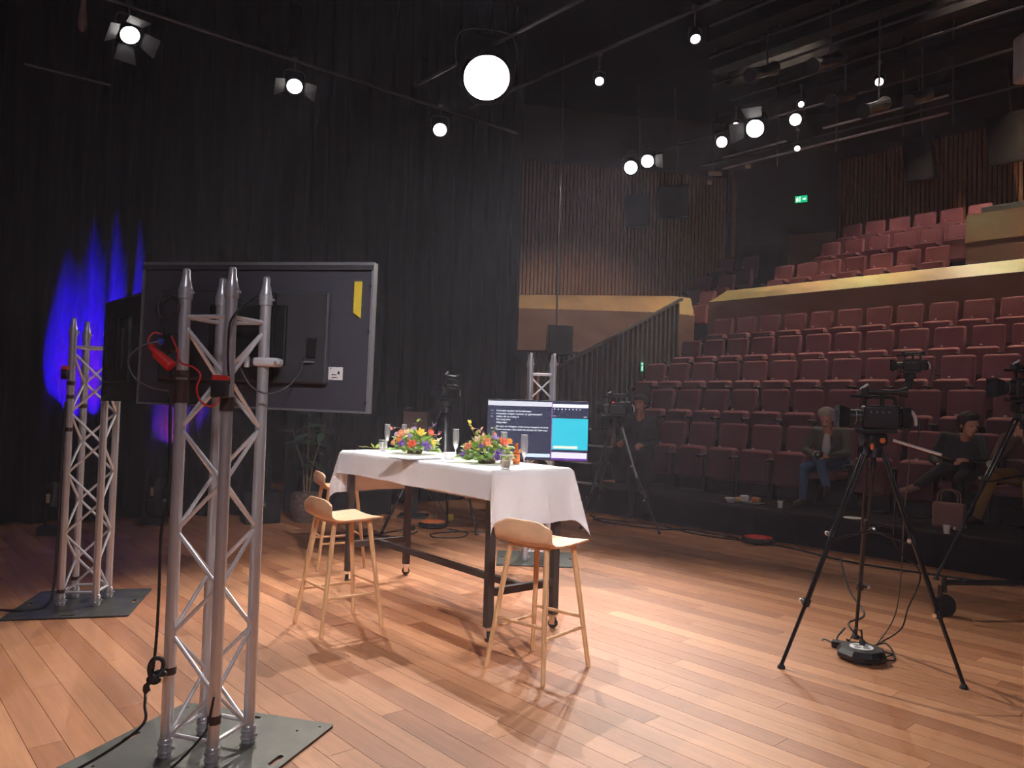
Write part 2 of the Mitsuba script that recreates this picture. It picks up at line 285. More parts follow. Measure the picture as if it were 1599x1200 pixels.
struct('wall_offstage', box(0, 13.5, 0, .15, -.3, 9.6), 'm_wallblack', M=T().translate([-9.5, 10.0, 0]).rotate([0, 0, 1], 45.3))
Ld = float(np.linalg.norm(np.array(c3)-c2))
put('wall_corner__wood_panel', box(Ld*.56, Ld*.97, -.05, -.002, 3.0, 6.35), 'm_panel', M=Mdoor)
put('wall_corner__upright_rail', box(Ld*.04, Ld*.08, -.05, -.002, 3.0, 8.0), 'm_slat', M=Mdoor)
put('wall_corner__doorway', box(Ld*.16, Ld*.5, -.03, -.002, 3.0, 6.1), 'm_blackmatte', M=Mdoor)
# lower slats under the gallery and raking balustrade along the stair
lw = 'wall_undergallery'; struct(lw, box(.2, 3.6, 17.35, 17.5, -.02, 2.86), 'm_slatback')
for i in range(26): part(lw, 'slat', box(.45+i*.115, .45+i*.115+.055, 17.26, 17.348, 0, 2.82), 'm_slat')
rail = thing('balustrade', 'raking balustrade of upright dark slats beside the stair', 'balustrade')
zt = lambda t: 2.58+(t-10.75)*.452
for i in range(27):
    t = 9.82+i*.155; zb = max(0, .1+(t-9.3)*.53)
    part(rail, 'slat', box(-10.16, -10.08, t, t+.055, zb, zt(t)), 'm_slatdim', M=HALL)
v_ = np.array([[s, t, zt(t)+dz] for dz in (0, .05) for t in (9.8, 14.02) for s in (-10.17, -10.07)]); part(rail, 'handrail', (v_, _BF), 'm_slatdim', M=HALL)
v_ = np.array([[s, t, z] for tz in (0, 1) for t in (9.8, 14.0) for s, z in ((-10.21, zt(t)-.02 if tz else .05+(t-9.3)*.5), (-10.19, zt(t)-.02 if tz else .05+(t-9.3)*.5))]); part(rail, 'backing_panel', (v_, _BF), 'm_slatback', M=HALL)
# dark stage curtains
def curtain(p, q, z0, z1, label, seed):
    p, q = np.array(p, float), np.array(q, float); L = np.linalg.norm(q-p); d = (q-p)/L; nrm = np.array([-d[1], d[0]])
    u = np.linspace(0, L, int(L*45)); zs = np.array([z0, z0+1., 2.5, 4, 6, z1])
    ph = 2*np.pi*u/.33+1.6*meshkit.noise(np.column_stack([u*1.3, u*0+seed, u*0]))*2*np.pi*.5
    V = []
    for z in zs:
        a = .075*(1+.25*math.sin(z*1.1+seed)); x = p+np.outer(u, d)+np.outer(a*np.sin(ph+.12*np.sin(z+u)), nrm); V.append(np.column_stack([x, np.full(len(u), z)]))
    V = np.vstack(V); n = len(u); i, j = np.meshgrid(np.arange(len(zs)-1), np.arange(n-1), indexing='ij'); i, j = i.ravel(), j.ravel()
    single('stage_curtain', label, 'curtain', (V, np.stack([i*n+j, i*n+j+1, (i+1)*n+j+1, (i+1)*n+j], 1)), 'm_curtain', True, group='black stage curtains')
curtain((-9.5, 6.85), (-6.25, 8.74), .015, 8.6, 'black stage curtain at the far left edge of the picture', 1)
curtain((-6.1, 8.83), (-3.25, 10.49), .015, 8.6, 'black stage curtain lit blue behind the left truss tower', 2)
curtain((-3.1, 10.6), (-1.6, 11.92), .015, 8.6, 'black stage curtain behind the leafy basket plant', 3)
curtain((-1.5, 12.0), (.06, 13.4), .015, 8.6, 'black stage curtain ending beside the side gallery', 4)
# ------------------------------------------------------------------ theatre seats
back_m = mv(rotx(rbox(-.235, .235, -.05, .05, 0, .64, .045), -8), (0, .30, .40)); bk = shape_of(back_m, 'm_seat', 35)
fold_v = rbox(-.225, .225, -.09, .09, 0, .50, .05); fold_v = (fold_v[0]+np.column_stack([np.zeros(len(fold_v[0])), np.zeros(len(fold_v[0])), -.28*np.clip(fold_v[0][:, 2]-.3, 0, 1)*0-.10*(fold_v[0][:, 2] > .3)*(-(fold_v[0][:, 1]-.05)*2)]), fold_v[1])
fd = shape_of(mv(rotx(fold_v, -6), (0, .05, .185)), 'm_seat', 35)
sd = shape_of(rbox(-.225, .225, -.27, .22, .36, .47, .04), 'm_seat', 35)
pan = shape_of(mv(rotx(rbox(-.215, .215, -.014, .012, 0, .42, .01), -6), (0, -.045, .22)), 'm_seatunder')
arm = shape_of(cat(rbox(-.03, .03, -.16, .30, .52, .565, .015), rbox(-.022, .022, .02, .28, 0, .53, .01)), 'm_seatdark', 30)
npl = shape_of(ball((0, .0, .692), .022, 2, (1, .55, .28)), 'm_plate', True)
leg = shape_of(cat(box(-.20, .20, .10, .16, .0, .2), box(-.16, .16, .0, .2, 0, .02)), 'm_seatdark')
def seat(label, group, M, folded=True):
    k = thing('theatre_seat', label, 'seat', group)
    part(k, 'backrest', bk, M=M)
    if folded:
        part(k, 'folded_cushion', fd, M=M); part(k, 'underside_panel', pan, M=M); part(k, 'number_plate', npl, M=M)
    else: part(k, 'cushion', sd, M=M)
    part(k, 'armrest', arm, M=M@T().translate([-.275, 0, 0])); part(k, 'base', leg, M=M)
    return k
def seen_x(p):
    p = p-O; return 799.5+FPX*(p@_r)/(p@_f)
for k, (s0, t, z) in enumerate(ROW0):
    i = 0
    while seen_x(W(s0+P_*i, t, z)) < 1665 and i < 20:
        M = HALL@T().translate([s0+P_*i, t, z-DZ]); open_ = k == 0 and i in (5, 8, 9)
        seat(f'maroon {"open" if open_ else "folded"} theatre seat, {ORD[i]} from the left in the {ORD[k]} row from the stage', f'seats of row {k+1} of the lower tier', M, not open_); i += 1
for k, (s0, t, z, n_) in enumerate(UP):
    for i in range(n_):
        seat(f'folded theatre seat, {ORD[i]} from the left in the {ORD[k]} row above the lit parapet', f'seats of row {k+1} above the parapet', HALL@T().translate([s0+P_*i, t, z-DZ]))
for j, (px, py, t, lab) in enumerate([(1123.4, 420, 17.0, 'upper left'), (1160, 417.8, 17.0, 'upper right'), (1085, 450, 16.05, 'middle left'), (1121.5, 448, 16.05, 'middle right'), (1091, 474.7, 15.15, 'lowest')]):
    d = survey(px, py); q = O+d*((t-O@HB)/(d@HB)); s_, z_ = float(q@HA), float(q[2])
    seat(f'{lab} theatre seat of the small block behind the corner of the side gallery', 'seats behind the gallery corner', HALL@T().translate([s_, t, z_-DZ]))
    if j in (0, 2, 4): wall_step(f'floor_block_{j//2+1}', s_-.4, s_+.95, t-.45, t+.55, 2.8 if j < 4 else 2.4, z_-DZ)
# ------------------------------------------------------------------ truss towers
TR = .025
chord_d = shape_of(cyl((0, 0, .06), (0, 0, 1.99), TR, n=20), 'm_alu', 30)
cone_d = shape_of(cat(lathe([(.0, 1.985), (.030, 1.985), (.030, 2.03), (.0265, 2.035), (.024, 2.05), (.0165, 2.085), (.0165, 2.11), (.010, 2.118), (0, 2.118)], 18), cyl((.028, 0, 2.01), (.044, 0, 2.01), .006, n=8)), 'm_alu', 30)
foot_d = shape_of(cat(lathe([(0, .012), (.030, .012), (.030, .085), (.027, .09), (0, .09)], 18), cyl((-.04, 0, .05), (.045, 0, .05), .006, n=8), lathe([(.034, .03), (.036, .035), (.034, .04)], 16), lathe([(.0335, .066), (.0355, .07), (.0335, .074)], 16)), 'm_alu', 30)
def truss(label, cx, cy, rot, plate, tall=True):
    k = thing('truss_tower', label, 'truss tower', 'aluminium truss towers')
    M = T().translate([cx, cy, 0]).rotate([0, 0, 1], rot); h = .12
    C = [(-h, -h), (h, -h), (h, h), (-h, h)]
    for x, y in C:
        Mc = M@T().translate([x, y, 0]); part(k, 'chord', chord_d, M=Mc); part(k, 'top_coupler', cone_d, M=Mc); part(k, 'foot_coupler', foot_d, M=Mc)
    Z = [1.865-.2225*i for i in range(9)]
    for a in range(4):
        p, q = np.array(C[a]), np.array(C[(a+1) % 4]); d = (q-p)/np.linalg.norm(q-p)*.018
        for z in (1.905, .105): part(k, 'crossbar', cyl((*(p+d), z), (*(q-d), z), .0095, n=10), 'm_aluw', 30, M=M)
        if a % 2: p, q, d = q, p, -d
        for i in range(8):
            u, v = (p+d, q-d) if i % 2 == 0 else (q-d, p+d)
            part(k, 'brace', cyl((*u, Z[i]-.012), (*v, Z[i+1]+.012), .0088, n=10), 'm_aluw', 30, M=M)
    if plate is not None:
        from shapely.geometry import Polygon
        P = Polygon([tuple(p[:2]) for p in plate]).buffer(-.02).buffer(.02)
        c = np.mean([p[:2] for p in plate], 0); e = [np.array(p[:2]) for p in plate]
        for i in range(4):
            m_ = (e[i]+e[(i+1) % 4])/2; dd = (e[(i+1) % 4]-e[i]); dd = dd/np.linalg.norm(dd); inn = (c-m_)/np.linalg.norm(c-m_)
            from shapely.geometry import LineString
            P = P.difference(LineString([m_+inn*.05-dd*.035, m_+inn*.05+dd*.035]).buffer(.013, quad_segs=4))
            for f_ in (.12, .3): P = P.difference(__import__('shapely').Point(*(e[i]*(1-f_)+c*f_)).buffer(.007, quad_segs=3))
        part(k, 'base_plate', prism(P, .0, .011, 'z'), 'm_steel', label='dark steel base plate with hand slots')
    return k
tr1 = truss('large silver truss tower in the left foreground on a steel plate', -1.29, 3.395, -17.5, [(-1.60, 3.90), (-.80, 3.69), (-1.03, 2.90), (-1.85, 3.12)])
tr2 = truss('silver truss tower at the far left before the blue-lit curtain', -3.145, 5.735, 8, [(-2.85, 6.18), (-2.65, 5.40), (-3.43, 5.20), (-3.62, 5.98)])
tr3 = truss('distant silver truss tower standing behind the glowing screen', .303, 7.87, 2, [(-.1, 7.5), (.7, 7.5), (.7, 8.25), (-.1, 8.25)])
def band(k, x, y, z, h, r=.0285, m='m_tape', name='tape_band'): part(k, name, cyl((x, y, z), (x, y, z+h), r, n=18), m, 30)
L_, F_, R_, B_ = (-1.44, 3.317), (-1.212, 3.245), (-1.14, 3.474), (-1.368, 3.546)
band(tr1, *L_, .36, .03); band(tr1, *F_, .185, .035); band(tr1, *F_, 1.50, .06, .030); band(tr1, *L_, 1.53, .10, .031); band(tr1, *L_, 1.64, .03, .03)
for z in (.10, 1.28, 1.52, 1.62): band(tr2, -3.247, 5.602, z, .028)
band(tr2, -3.28, 5.84, .14, .03); band(tr2, -3.28, 5.84, 1.45, .03)
# pipe clamp, connectors and cables taped to the near tower
ck = single('pipe_clamp', 'grey pipe clamp on the right leg of the near truss tower', 'clamp', cat(rbox(-1.178, -1.06, 3.43, 3.52, 1.705, 1.745, .012), cyl((-1.08, 3.44, 1.725), (-1.05, 3.40, 1.725), .007), cyl((-1.22, 3.49, 1.70), (-1.22, 3.49, 1.75), .012)), 'm_aluw', 30)
pc = thing('power_connector', 'red and black power connector hanging beside the near truss tower', 'connector')
q = lambda x, y, Y=3.27: at(x, y, Y)
part(pc, 'red_plug', cat(cyl(q(243, 552), q(268, 573), .020, .026, 14), cyl(q(243, 552), q(236, 540), .012, .016, 10)), 'm_red', 30, 'red plug')
part(pc, 'black_socket', rotz(rbox(-.03, .03, -.03, .03, -.04, .04, .012), -17), 'm_black', 30); scene[f'{pc}__black_socket']['to_world'] = T().translate(q(268, 535, 3.30).tolist())
part(pc, 'blue_ring', cyl(q(248, 534, 3.26), q(254, 534, 3.26), .014, n=12), 'm_blue', 30)
dc = thing('data_connector', 'black connector box with red top taped to the near truss front leg', 'connector')
c_ = q(345, 605, 3.19); part(dc, 'body', mv(rbox(-.035, .03, -.03, .02, -.045, .03, .008), c_), 'm_black', 30); part(dc, 'red_top', mv(rbox(-.03, .032, -.032, .02, .028, .05, .006), c_), 'm_red', 30)
def cable(label, pts, r, m, cat_='cable', group=None): return single('cable', label, cat_, tube(pts, r, 6, 6), m, True, group)
cable('thin red cable looping from the red plug to the near truss front leg', [q(268, 526, 3.25), q(276, 545, 3.2), q(282, 566, 3.18), q(300, 573, 3.16), q(313, 585, 3.15), q(307, 607, 3.15), q(314, 628, 3.15), q(330, 635, 3.15), q(340, 626, 3.16), q(342, 612, 3.17)], .0045, 'm_red')
cable('red cable loop above the red plug on the near truss', [q(252, 522, 3.27), q(240, 520, 3.26), q(232, 530, 3.25), q(234, 543, 3.25), q(243, 552, 3.25)], .004, 'm_red')
cable('thin grey cable loop left of the near truss tower', [q(250, 533, 3.25), q(222, 540, 3.22), q(203, 556, 3.2), q(201, 572, 3.2), q(212, 592, 3.2), q(235, 605, 3.22), q(263, 611, 3.26)], .0042, 'm_pipe')
cable('thin grey cable from the screen socket to the near truss right leg', [at(474, 562, 3.52), at(466, 585, 3.45), at(448, 605, 3.4), at(420, 615, 3.38), at(395, 606, 3.36), at(380, 585, 3.36), at(372, 565, 3.36)], .0042, 'm_pipe')
cable('black cable draped over the top of the near truss tower', [at(402, 465, 3.42), at(385, 474, 3.3), at(366, 492, 3.2), at(358, 512, 3.17), at(356, 560, 3.2), at(358, 600, 3.22)], .005, 'm_black')
cable('black cable loops hanging on the left leg of the near truss tower', [at(262, 466, 3.3), at(248, 474, 3.27), at(247, 490, 3.27), at(260, 497, 3.27), at(276, 488, 3.27), at(278, 472, 3.28), at(268, 464, 3.29), at(256, 470, 3.27), at(252, 486, 3.27), at(262, 540, 3.3), at(268, 590, 3.3)], .007, 'm_black')
pg = 3.26
cable('long black cable running down the left leg of the near truss tower', [at(266, 620, pg), at(265, 700, pg), at(262, 790, pg), at(252, 830, pg), at(248, 930, pg), at(244, 1000, pg), at(238, 1050, pg), at(228, 1075, pg), at(226, 1100, 3.2), at(216, 1140, 3.15), (-1.75, 3.1, .02), (-1.95, 2.95, .008)], .006, 'm_black')
cb = thing('cable_bundle', 'bundled black cable taped to the near truss left leg', 'cable')
part(cb, 'loop', tube([at(238, 1068, 3.2), at(233, 1045, 3.2), at(240, 1030, 3.2), at(252, 1030, 3.22), at(255, 1040, 3.24), at(248, 1055, 3.22), at(236, 1062, 3.2), at(230, 1072, 3.2), at(232, 1080, 3.2)], .009, 7), 'm_black', True)
part(cb, 'knot', cat(ball(at(240, 1062, 3.22), .026, 2, (1.2, .7, .8)), ball(at(228, 1076, 3.21), .016, 2, (.8, .8, 1.4)), ball(at(250, 1052, 3.25), .022, 2, (1.3, .8, .7))), 'm_black', True)
cable('black cable on the steel plate below the near truss front leg', [at(334, 1090, 3.19), at(326, 1125, 3.2), at(316, 1150, 3.15), (-1.36, 3.12, .03), (-1.5, 2.98, .018)], .005, 'm_black')
cable('black cable lying on the plate of the far left truss tower', [(-3.26, 5.57, 1.5), (-3.27, 5.565, .9), (-3.275, 5.56, .2), (-3.3, 5.5, .025), (-3.45, 5.4, .02), (-3.62, 5.4, .018), (-3.9, 5.3, .012), (-4.3, 5.2, .01)], .009, 'm_black')
lp = thing('small_connector', 'red tipped connector taped to the far left truss leg', 'connector'); c_ = at(102, 582, 5.56)
part(lp, 'body', mv(rbox(-.022, .022, -.02, .02, -.05, .02, .006), c_), 'm_black'); part(lp, 'red_tip', mv(rbox(-.02, .02, -.02, .02, .02, .05, .006), c_), 'm_red')
# ------------------------------------------------------------------ screens seen from behind
def screen_back(label, M, w, h, near, bm='m_tvback', cm='m_tvcover', em='m_tvedge'):
    k = thing('flat_screen', label, 'screen')
    part(k, 'panel', rbox(-w/2, w/2, -.02, .018, -h/2, h/2, .006), bm, M=M)
    e = .011
    for x0, x1, z0, z1 in ((-w/2, w/2, h/2-e, h/2), (-w/2, w/2, -h/2, -h/2+e*.6), (-w/2, -w/2+e*.6, -h/2, h/2), (w/2-e*.6, w/2, -h/2, h/2)): part(k, 'edge_trim', box(x0-.002, x1+.002, -.027, .02, z0-.001, z1+.002), em, M=M)
    part(k, 'display_glass', box(-w/2+.008, w/2-.008, .0185, .02, -h/2+.008, h/2-.008), 'm_blackgloss', M=M)
    part(k, 'rear_cover', rbox(-w*.40, w*.335, -.052, -.018, -h*.32, h*.30, .012), cm, M=M)
    part(k, 'mount_plate', rbox(-.2, .2, -.072, -.05, -.14, .14, .006), 'm_black', M=M)
    for x in (-.13, .13): part(k, 'mount_bracket', rbox(x-.02, x+.02, -.09, -.07, -.22, .2, .004), 'm_blackmatte', M=M)
    if near:
        part(k, 'top_rail', box(-w/2, w/2, -.030, -.018, h/2-.035, h/2-.012), 'm_tvcover', M=M)
        tp = np.array([[.515, -.0275, .115], [.552, -.0275, .09], [.552, -.0275, .262], [.515, -.0275, .262]]); tp2 = tp+[0, .006, 0]
        part(k, 'tape_strip', loft(tp, tp2), 'm_yellow', M=M, label='strip of yellow tape')
        part(k, 'rating_sticker', box(.40, .475, -.0225, -.019, -.20, -.14), 'm_white', M=M, label='small white rating sticker')
        part(k, 'sticker_print', cat(box(.42, .445, -.0235, -.0225, -.178, -.174), box(.42, .45, -.0235, -.0225, -.19, -.187), box(.41, .418, -.0235, -.0225, -.15, -.146), box(.45, .46, -.0235, -.0225, -.172, -.16)), 'm_black', M=M)
        part(k, 'power_inlet', box(.305, .35, -.06, -.04, -.10, -.01), 'm_blackmatte', M=M); part(k, 'inlet_shelf', box(.285, .345, -.066, -.05, -.125, -.118), 'm_tvedge', M=M)
        for x, z in ((w/2-.012, .24), (w/2-.012, .03), (w/2-.012, -.3), (.25, h/2-.02), (.08, h/2-.02)): part(k, 'screw', cyl((x, -.03, z), (x, -.018, z), .006, n=8), 'm_black', M=M)
    return k
a_, b_ = at(221, 531, 3.76), at(581, 524, 3.51); cM = (a_+b_)/2; w_ = float(np.linalg.norm((b_-a_)[:2])); rz = math.degrees(math.atan2(b_[1]-a_[1], b_[0]-a_[0]))
tv1 = screen_back('large flat screen seen from behind, mounted on the near truss tower', T().translate([cM[0], cM[1]+.02, 1.86]).rotate([0, 0, 1], rz).rotate([0, 1, 0], .6), w_, .70, True)
part(tv1, 'mount_arm', cyl((-1.16, 3.49, 1.725), (-1.30, 3.62, 1.725), .02), 'm_pipe', 30)
tv2 = screen_back('dark flat screen seen nearly edge-on, mounted on the far left truss tower', T().translate([-2.69, 5.25, 1.87]).rotate([0, 0, 1], -48), .84, .71, False, 'm_black', 'm_black', 'm_blackmatte')
part(tv2, 'mount_arm', cyl((-2.97, 5.62, 1.85), (-2.70, 5.28, 1.85), .025), 'm_black', 30)
# ------------------------------------------------------------------ glowing screen
def make_monitor():
    k = thing('glowing_screen', 'glowing screen with white lines of text and a turquoise panel', 'screen')
    a_, b_ = at(761, 674, 7.52), at(918, 674, 7.46); c = (a_+b_)/2; w, h = float(np.linalg.norm((b_-a_)[:2])), .575
    M = T().translate([float(c[0]), float(c[1]), 1.338]).rotate([0, 0, 1], math.degrees(math.atan2(b_[1]-a_[1], b_[0]-a_[0])))
    part(k, 'housing', rbox(-w/2-.008, w/2+.008, .004, .06, -h/2-.008, h/2+.008, .005), 'm_black', M=M)
    X = lambda u: -w/2+u*w
    Z = lambda v: h/2-v*h
    def pane(name, u0, u1, v0, v1, c_, y=0.0, label=None):
        kk = part(k, name, (np.array([[X(u0), -y, Z(v1)], [X(u1), -y, Z(v1)], [X(u1), -y, Z(v0)], [X(u0), -y, Z(v0)]]), np.array([[0, 1, 2, 3]])), 'm_black', M=M, label=label)
        scene[kk]['emitter'] = glow(c_, .08 if name in ('turquoise_panel', 'footer', 'blue_display') else .02); return kk
    pane('blue_display', 0, 1, 0, 1, (.004, .012, .055))
    pane('top_strip', .0, .645, .015, .095, (.75, .76, .85), .001); pane('side_header', .645, 1, .04, .10, (1.0, 1.0, 1.15), .001)
    pane('turquoise_panel', .645, 1, .285, .82, (.006, .60, .78), .001, 'bright turquoise panel'); pane('footer', .64, .995, .865, .965, (.9, .85, 1.2), .001); pane('input_bar', .66, .90, .755, .80, (.95, .95, .8), .002)
    pane('divider', .637, .645, .0, .96, (.35, .12, .45), .0015); pane('violet_edge', .64, 1, .965, 1, (.10, .012, .30), .001); pane('bottom_bar', .36, .63, .90, .96, (.7, .85, 1.), .001)
    lines = ['Hoe laat begint de livestream', 'Hoeveel vragen komen er gemiddeld?', 'Hallo dit is vraag 4', 'En nog een', 'Nog een', 'En als er vragen met twee regels of drie', 'Hoe komen die dan te staan er dan op']
    vs = [.175, .225, .275, .325, .375, .445, .495]; ws = [.345, .455, .225, .14, .105, .52, .51]
    ms = []
    for tx, v, wd in zip(lines, vs, ws):
        m = meshkit.text_mesh(tx, .0165, .0006, bold=True); V = np.array(m.vertices); V[:, 0] *= wd*w/(V[:, 0].max()-V[:, 0].min())
        ms.append((np.column_stack([X(.085)+V[:, 0], -.0015-V[:, 2], Z(v)-.012+V[:, 1]]), np.array(m.faces)))
        if v < .3: ms.append(box(X(.035), X(.052), -.002, -.0015, Z(v)-.006, Z(v)-.002))
    kk = part(k, 'text_lines', cat(*ms), 'm_black', M=M, label='white lines of text'); scene[kk]['emitter'] = glow((.85, .9, 1.))
    sm = cat(*[box(X(.66+.036*i), X(.672+.036*i), -.0018, -.0012, Z(.14), Z(.118)) for i in range(8)], box(X(.955), X(.985), -.0018, -.0012, Z(.26), Z(.245)), box(X(.655), X(.68), -.0018, -.0012, Z(.25), Z(.24)))
    kk = part(k, 'icons', sm, 'm_black', M=M); scene[kk]['emitter'] = glow((.6, .65, .8))
    part(k, 'bracket', box(-.06, .06, .06, .2, -.1, .1), 'm_black', M=M)
make_monitor()
# ------------------------------------------------------------------ high table and its cloth
TC = np.array([-.515, 6.03]); TANG = -51.0; TZ = 1.135
TM = T().translate([TC[0], TC[1], 0]).rotate([0, 0, 1], TANG)
tb = thing('high_table', 'long high table on a dark metal frame with castors', 'table')
part(tb, 'tabletop', rbox(-1.06, 1.06, -.33, .33, TZ-.04, TZ, .006), 'm_beech', M=TM)
caster_d = shape_of(cat(cyl((-.012, 0, .035), (.012, 0, .035), .034, n=18), cyl((-.016, 0, .035), (.016, 0, .035), .010)), 'm_black', 30)
fork_d = shape_of(cat(box(-.022, -.017, -.02, .02, .03, .085), box(.017, .022, -.02, .02, .03, .085), box(-.03, .03, -.03, .03, .085, .10), cyl((0, 0, .09), (0, 0, .12), .015)), 'm_chrome')
for i, (x, y) in enumerate(((-1.0, -.29), (1.0, -.29), (1.0, .29), (-1.0, .29))):
    l = part(tb, 'leg', box(x-.025, x+.025, y-.025, y+.025, .10, TZ-.04), 'm_frame', M=TM)
    Mc = TM@T().translate([x, y, 0]).rotate([0, 0, 1], 35+40*i)
    put(l+'__caster_wheel', caster_d, None, M=Mc); put(l+'__caster_fork', fork_d, None, M=Mc)
for x in (-1.0, 1.0): part(tb, 'cross_rail', box(x-.02, x+.02, -.27, .27, .30, .35), 'm_frame', M=TM)
part(tb, 'long_rail', box(-.98, .98, -.02, .02, .302, .348), 'm_frame', M=TM)
for y in (-.29, .29): part(tb, 'apron_rail', box(-.98, .98, y-.02, y+.02, TZ-.085, TZ-.04), 'm_frame', M=TM)
for x in (-.55, .0, .55): part(tb, 'under_brace', box(x-.05, x+.05, -.27, .27, TZ-.10, TZ-.04), 'm_beech', M=TM)
def cloth():
    hx, hy, R0 = 1.075, .345, .02; ox, oyf, oyb = .375, .20, .36
    xs = np.concatenate([np.linspace(-hx-ox, -hx, 19), np.linspace(-hx, hx, 90)[1:-1], np.linspace(hx, hx+ox, 19)])
    ys = np.concatenate([np.linspace(-hy-oyf, -hy, 13), np.linspace(-hy, hy, 14)[1:-1], np.linspace(hy, hy+oyb, 19)])
    X, Y = np.meshgrid(xs, ys, indexing='ij'); du = np.maximum(np.abs(X)-hx, 0); dv = np.maximum(np.abs(Y)-hy, 0); sx, sy = np.sign(X), np.sign(Y)
    r = np.hypot(du, dv); th = np.arctan2(dv, du); px, py = np.clip(X, -hx, hx), np.clip(Y, -hy, hy); z = np.full_like(X, TZ+.004)
    corner = (du > 0) & (dv > 0)
    bend = R0*np.minimum(r/.03, 1)
    wave = lambda u, v: .016*np.sin(u*5.5+1.2)+.010*np.sin(u*11+.4)
    # straight sides: hang down with gentle waves; corners: a pleat pointing out along the diagonal
    amp = np.minimum(r/.2, 1)
    qx = px+sx*np.where(du > 0, bend*np.cos(th), 0); qy = py+sy*np.where(dv > 0, bend*np.sin(th), 0)
    flare = .05*r
    qx = qx+np.where((du > 0) & ~corner, sx*(flare+amp*(.022*np.sin(Y*9+1)+.010*np.sin(Y*21))), 0)
    qy = qy+np.where((dv > 0) & ~corner, sy*(flare+amp*wave(X, 0)), 0)
    f = 1-np.abs(th/(np.pi/2)*2-1); pl = r*.25*np.clip(f*1.15, 0, 1)**1.1
    qx = np.where(corner, qx+sx*(.72*pl+flare*.6+ .0*r), qx); qy = np.where(corner, qy+sy*(.62*pl+flare*.6), qy)
    z = z-np.where(r > 0, np.maximum(r*np.where(corner, 1.0-.02*f, .995)-.006, 0), 0)
    z = z+.0012*np.sin(X*14)*np.sin(Y*11)*(r == 0)
    n, m = X.shape; V = np.column_stack([qx.ravel(), qy.ravel(), z.ravel()]); i, j = np.meshgrid(np.arange(n-1), np.arange(m-1), indexing='ij'); i, j = i.ravel(), j.ravel()
    return V, np.stack([i*m+j, (i+1)*m+j, (i+1)*m+j+1, i*m+j+1], 1)
single('tablecloth', 'white cloth draped over the long high table', 'tablecloth', cloth(), 'm_cloth', 60, M=TM)
# ------------------------------------------------------------------ bar stools
def shell():
    # sheet: profile along the depth (front +y), low curved back at -y; width across x
    prof = [(.205, .752), (.19, .757), (.12, .755), (0, .748), (-.10, .748), (-.155, .757), (-.185, .778), (-.20, .815), (-.207, .858), (-.210, .90)]
    P = smooth_path(np.array([(0, y, z) for y, z in prof]), 4)[:, 1:]; n = len(P); us = np.linspace(-1, 1, 21); V = []
    for y, z in P:
        t = np.clip((z-.76)/.14, 0, 1); w = .215*(1-.22*max(0, (t-.6)/.4)**2.4)+.0*t
        if y > .15: w *= 1-.06*((y-.15)/.055)**2
        for u in us:
            V.append((u*w, y+(.030*t*u*u), z+.012*u*u*(1-t)-.05*max(0, t-.5)*u**4))
    V = np.array(V); Vb = V+np.array([0, 0, -.012]); Vb[:, 1] -= .009*np.clip((V[:, 2]-.76)/.06, 0, 1); Vb[:, 2] += .010*np.clip((V[:, 2]-.76)/.06, 0, 1); m = len(us)
    i, j = np.meshgrid(np.arange(n-1), np.arange(m-1), indexing='ij'); i, j = i.ravel(), j.ravel(); F = np.stack([i*m+j, i*m+j+1, (i+1)*m+j+1, (i+1)*m+j], 1); N = len(V)
    F = np.vstack([F, F[:, ::-1]+N])
    b = [k for k in range(m)]+[k*m+m-1 for k in range(1, n)]+[(n-1)*m+k for k in range(m-2, -1, -1)]+[k*m for k in range(n-2, 0, -1)]
    b = np.array(b); b2 = np.roll(b, -1); F = np.vstack([F, np.stack([b2, b, b+N, b2+N], 1)])
    return np.vstack([V, Vb]), F
shell_d = shape_of(shell(), 'm_ply', 50)
FT = [(-.215, .215), (.215, .215), (.215, -.235), (-.215, -.235)]; TP = [(-.135, .13), (.135, .13), (.135, -.13), (-.135, -.13)]
leg_ds = [shape_of(cyl((*f_, 0), (*t_, .742), .0135, .0175, 14), 'm_beech', 30) for f_, t_ in zip(FT, TP)]
def leg_pt(i, z): return (*(np.array(FT[i])+(np.array(TP[i])-np.array(FT[i]))*z/.742), z)
rung_ds = [shape_of(cyl(leg_pt(i, z), leg_pt(j, z), .010, n=10), 'm_beech', 30) for i, j, z in ((0, 1, .30), (2, 3, .30), (1, 2, .24), (3, 0, .24))]
pad_d = shape_of(box(-.14, .14, -.14, .14, .728, .742), 'm_ply')
def stool(label, x, y, rot):
    k = thing('bar_stool', label, 'bar stool', 'wooden bar stools around the table'); M = T().translate([x, y, 0]).rotate([0, 0, 1], rot)
    part(k, 'seat_shell', shell_d, M=M)
    for d in leg_ds: part(k, 'leg', d, M=M)
    for d in rung_ds: part(k, 'rung', d, M=M)
    part(k, 'seat_plate', pad_d, M=M)
stool('beech bar stool with low back in front of the table at its left', -1.155, 5.36, 38.5-90)
stool('beech bar stool half hidden behind the left end of the table', -1.63, 7.32, 28-90)
stool('beech bar stool before the right end of the table', .21, 4.62, 50-90)
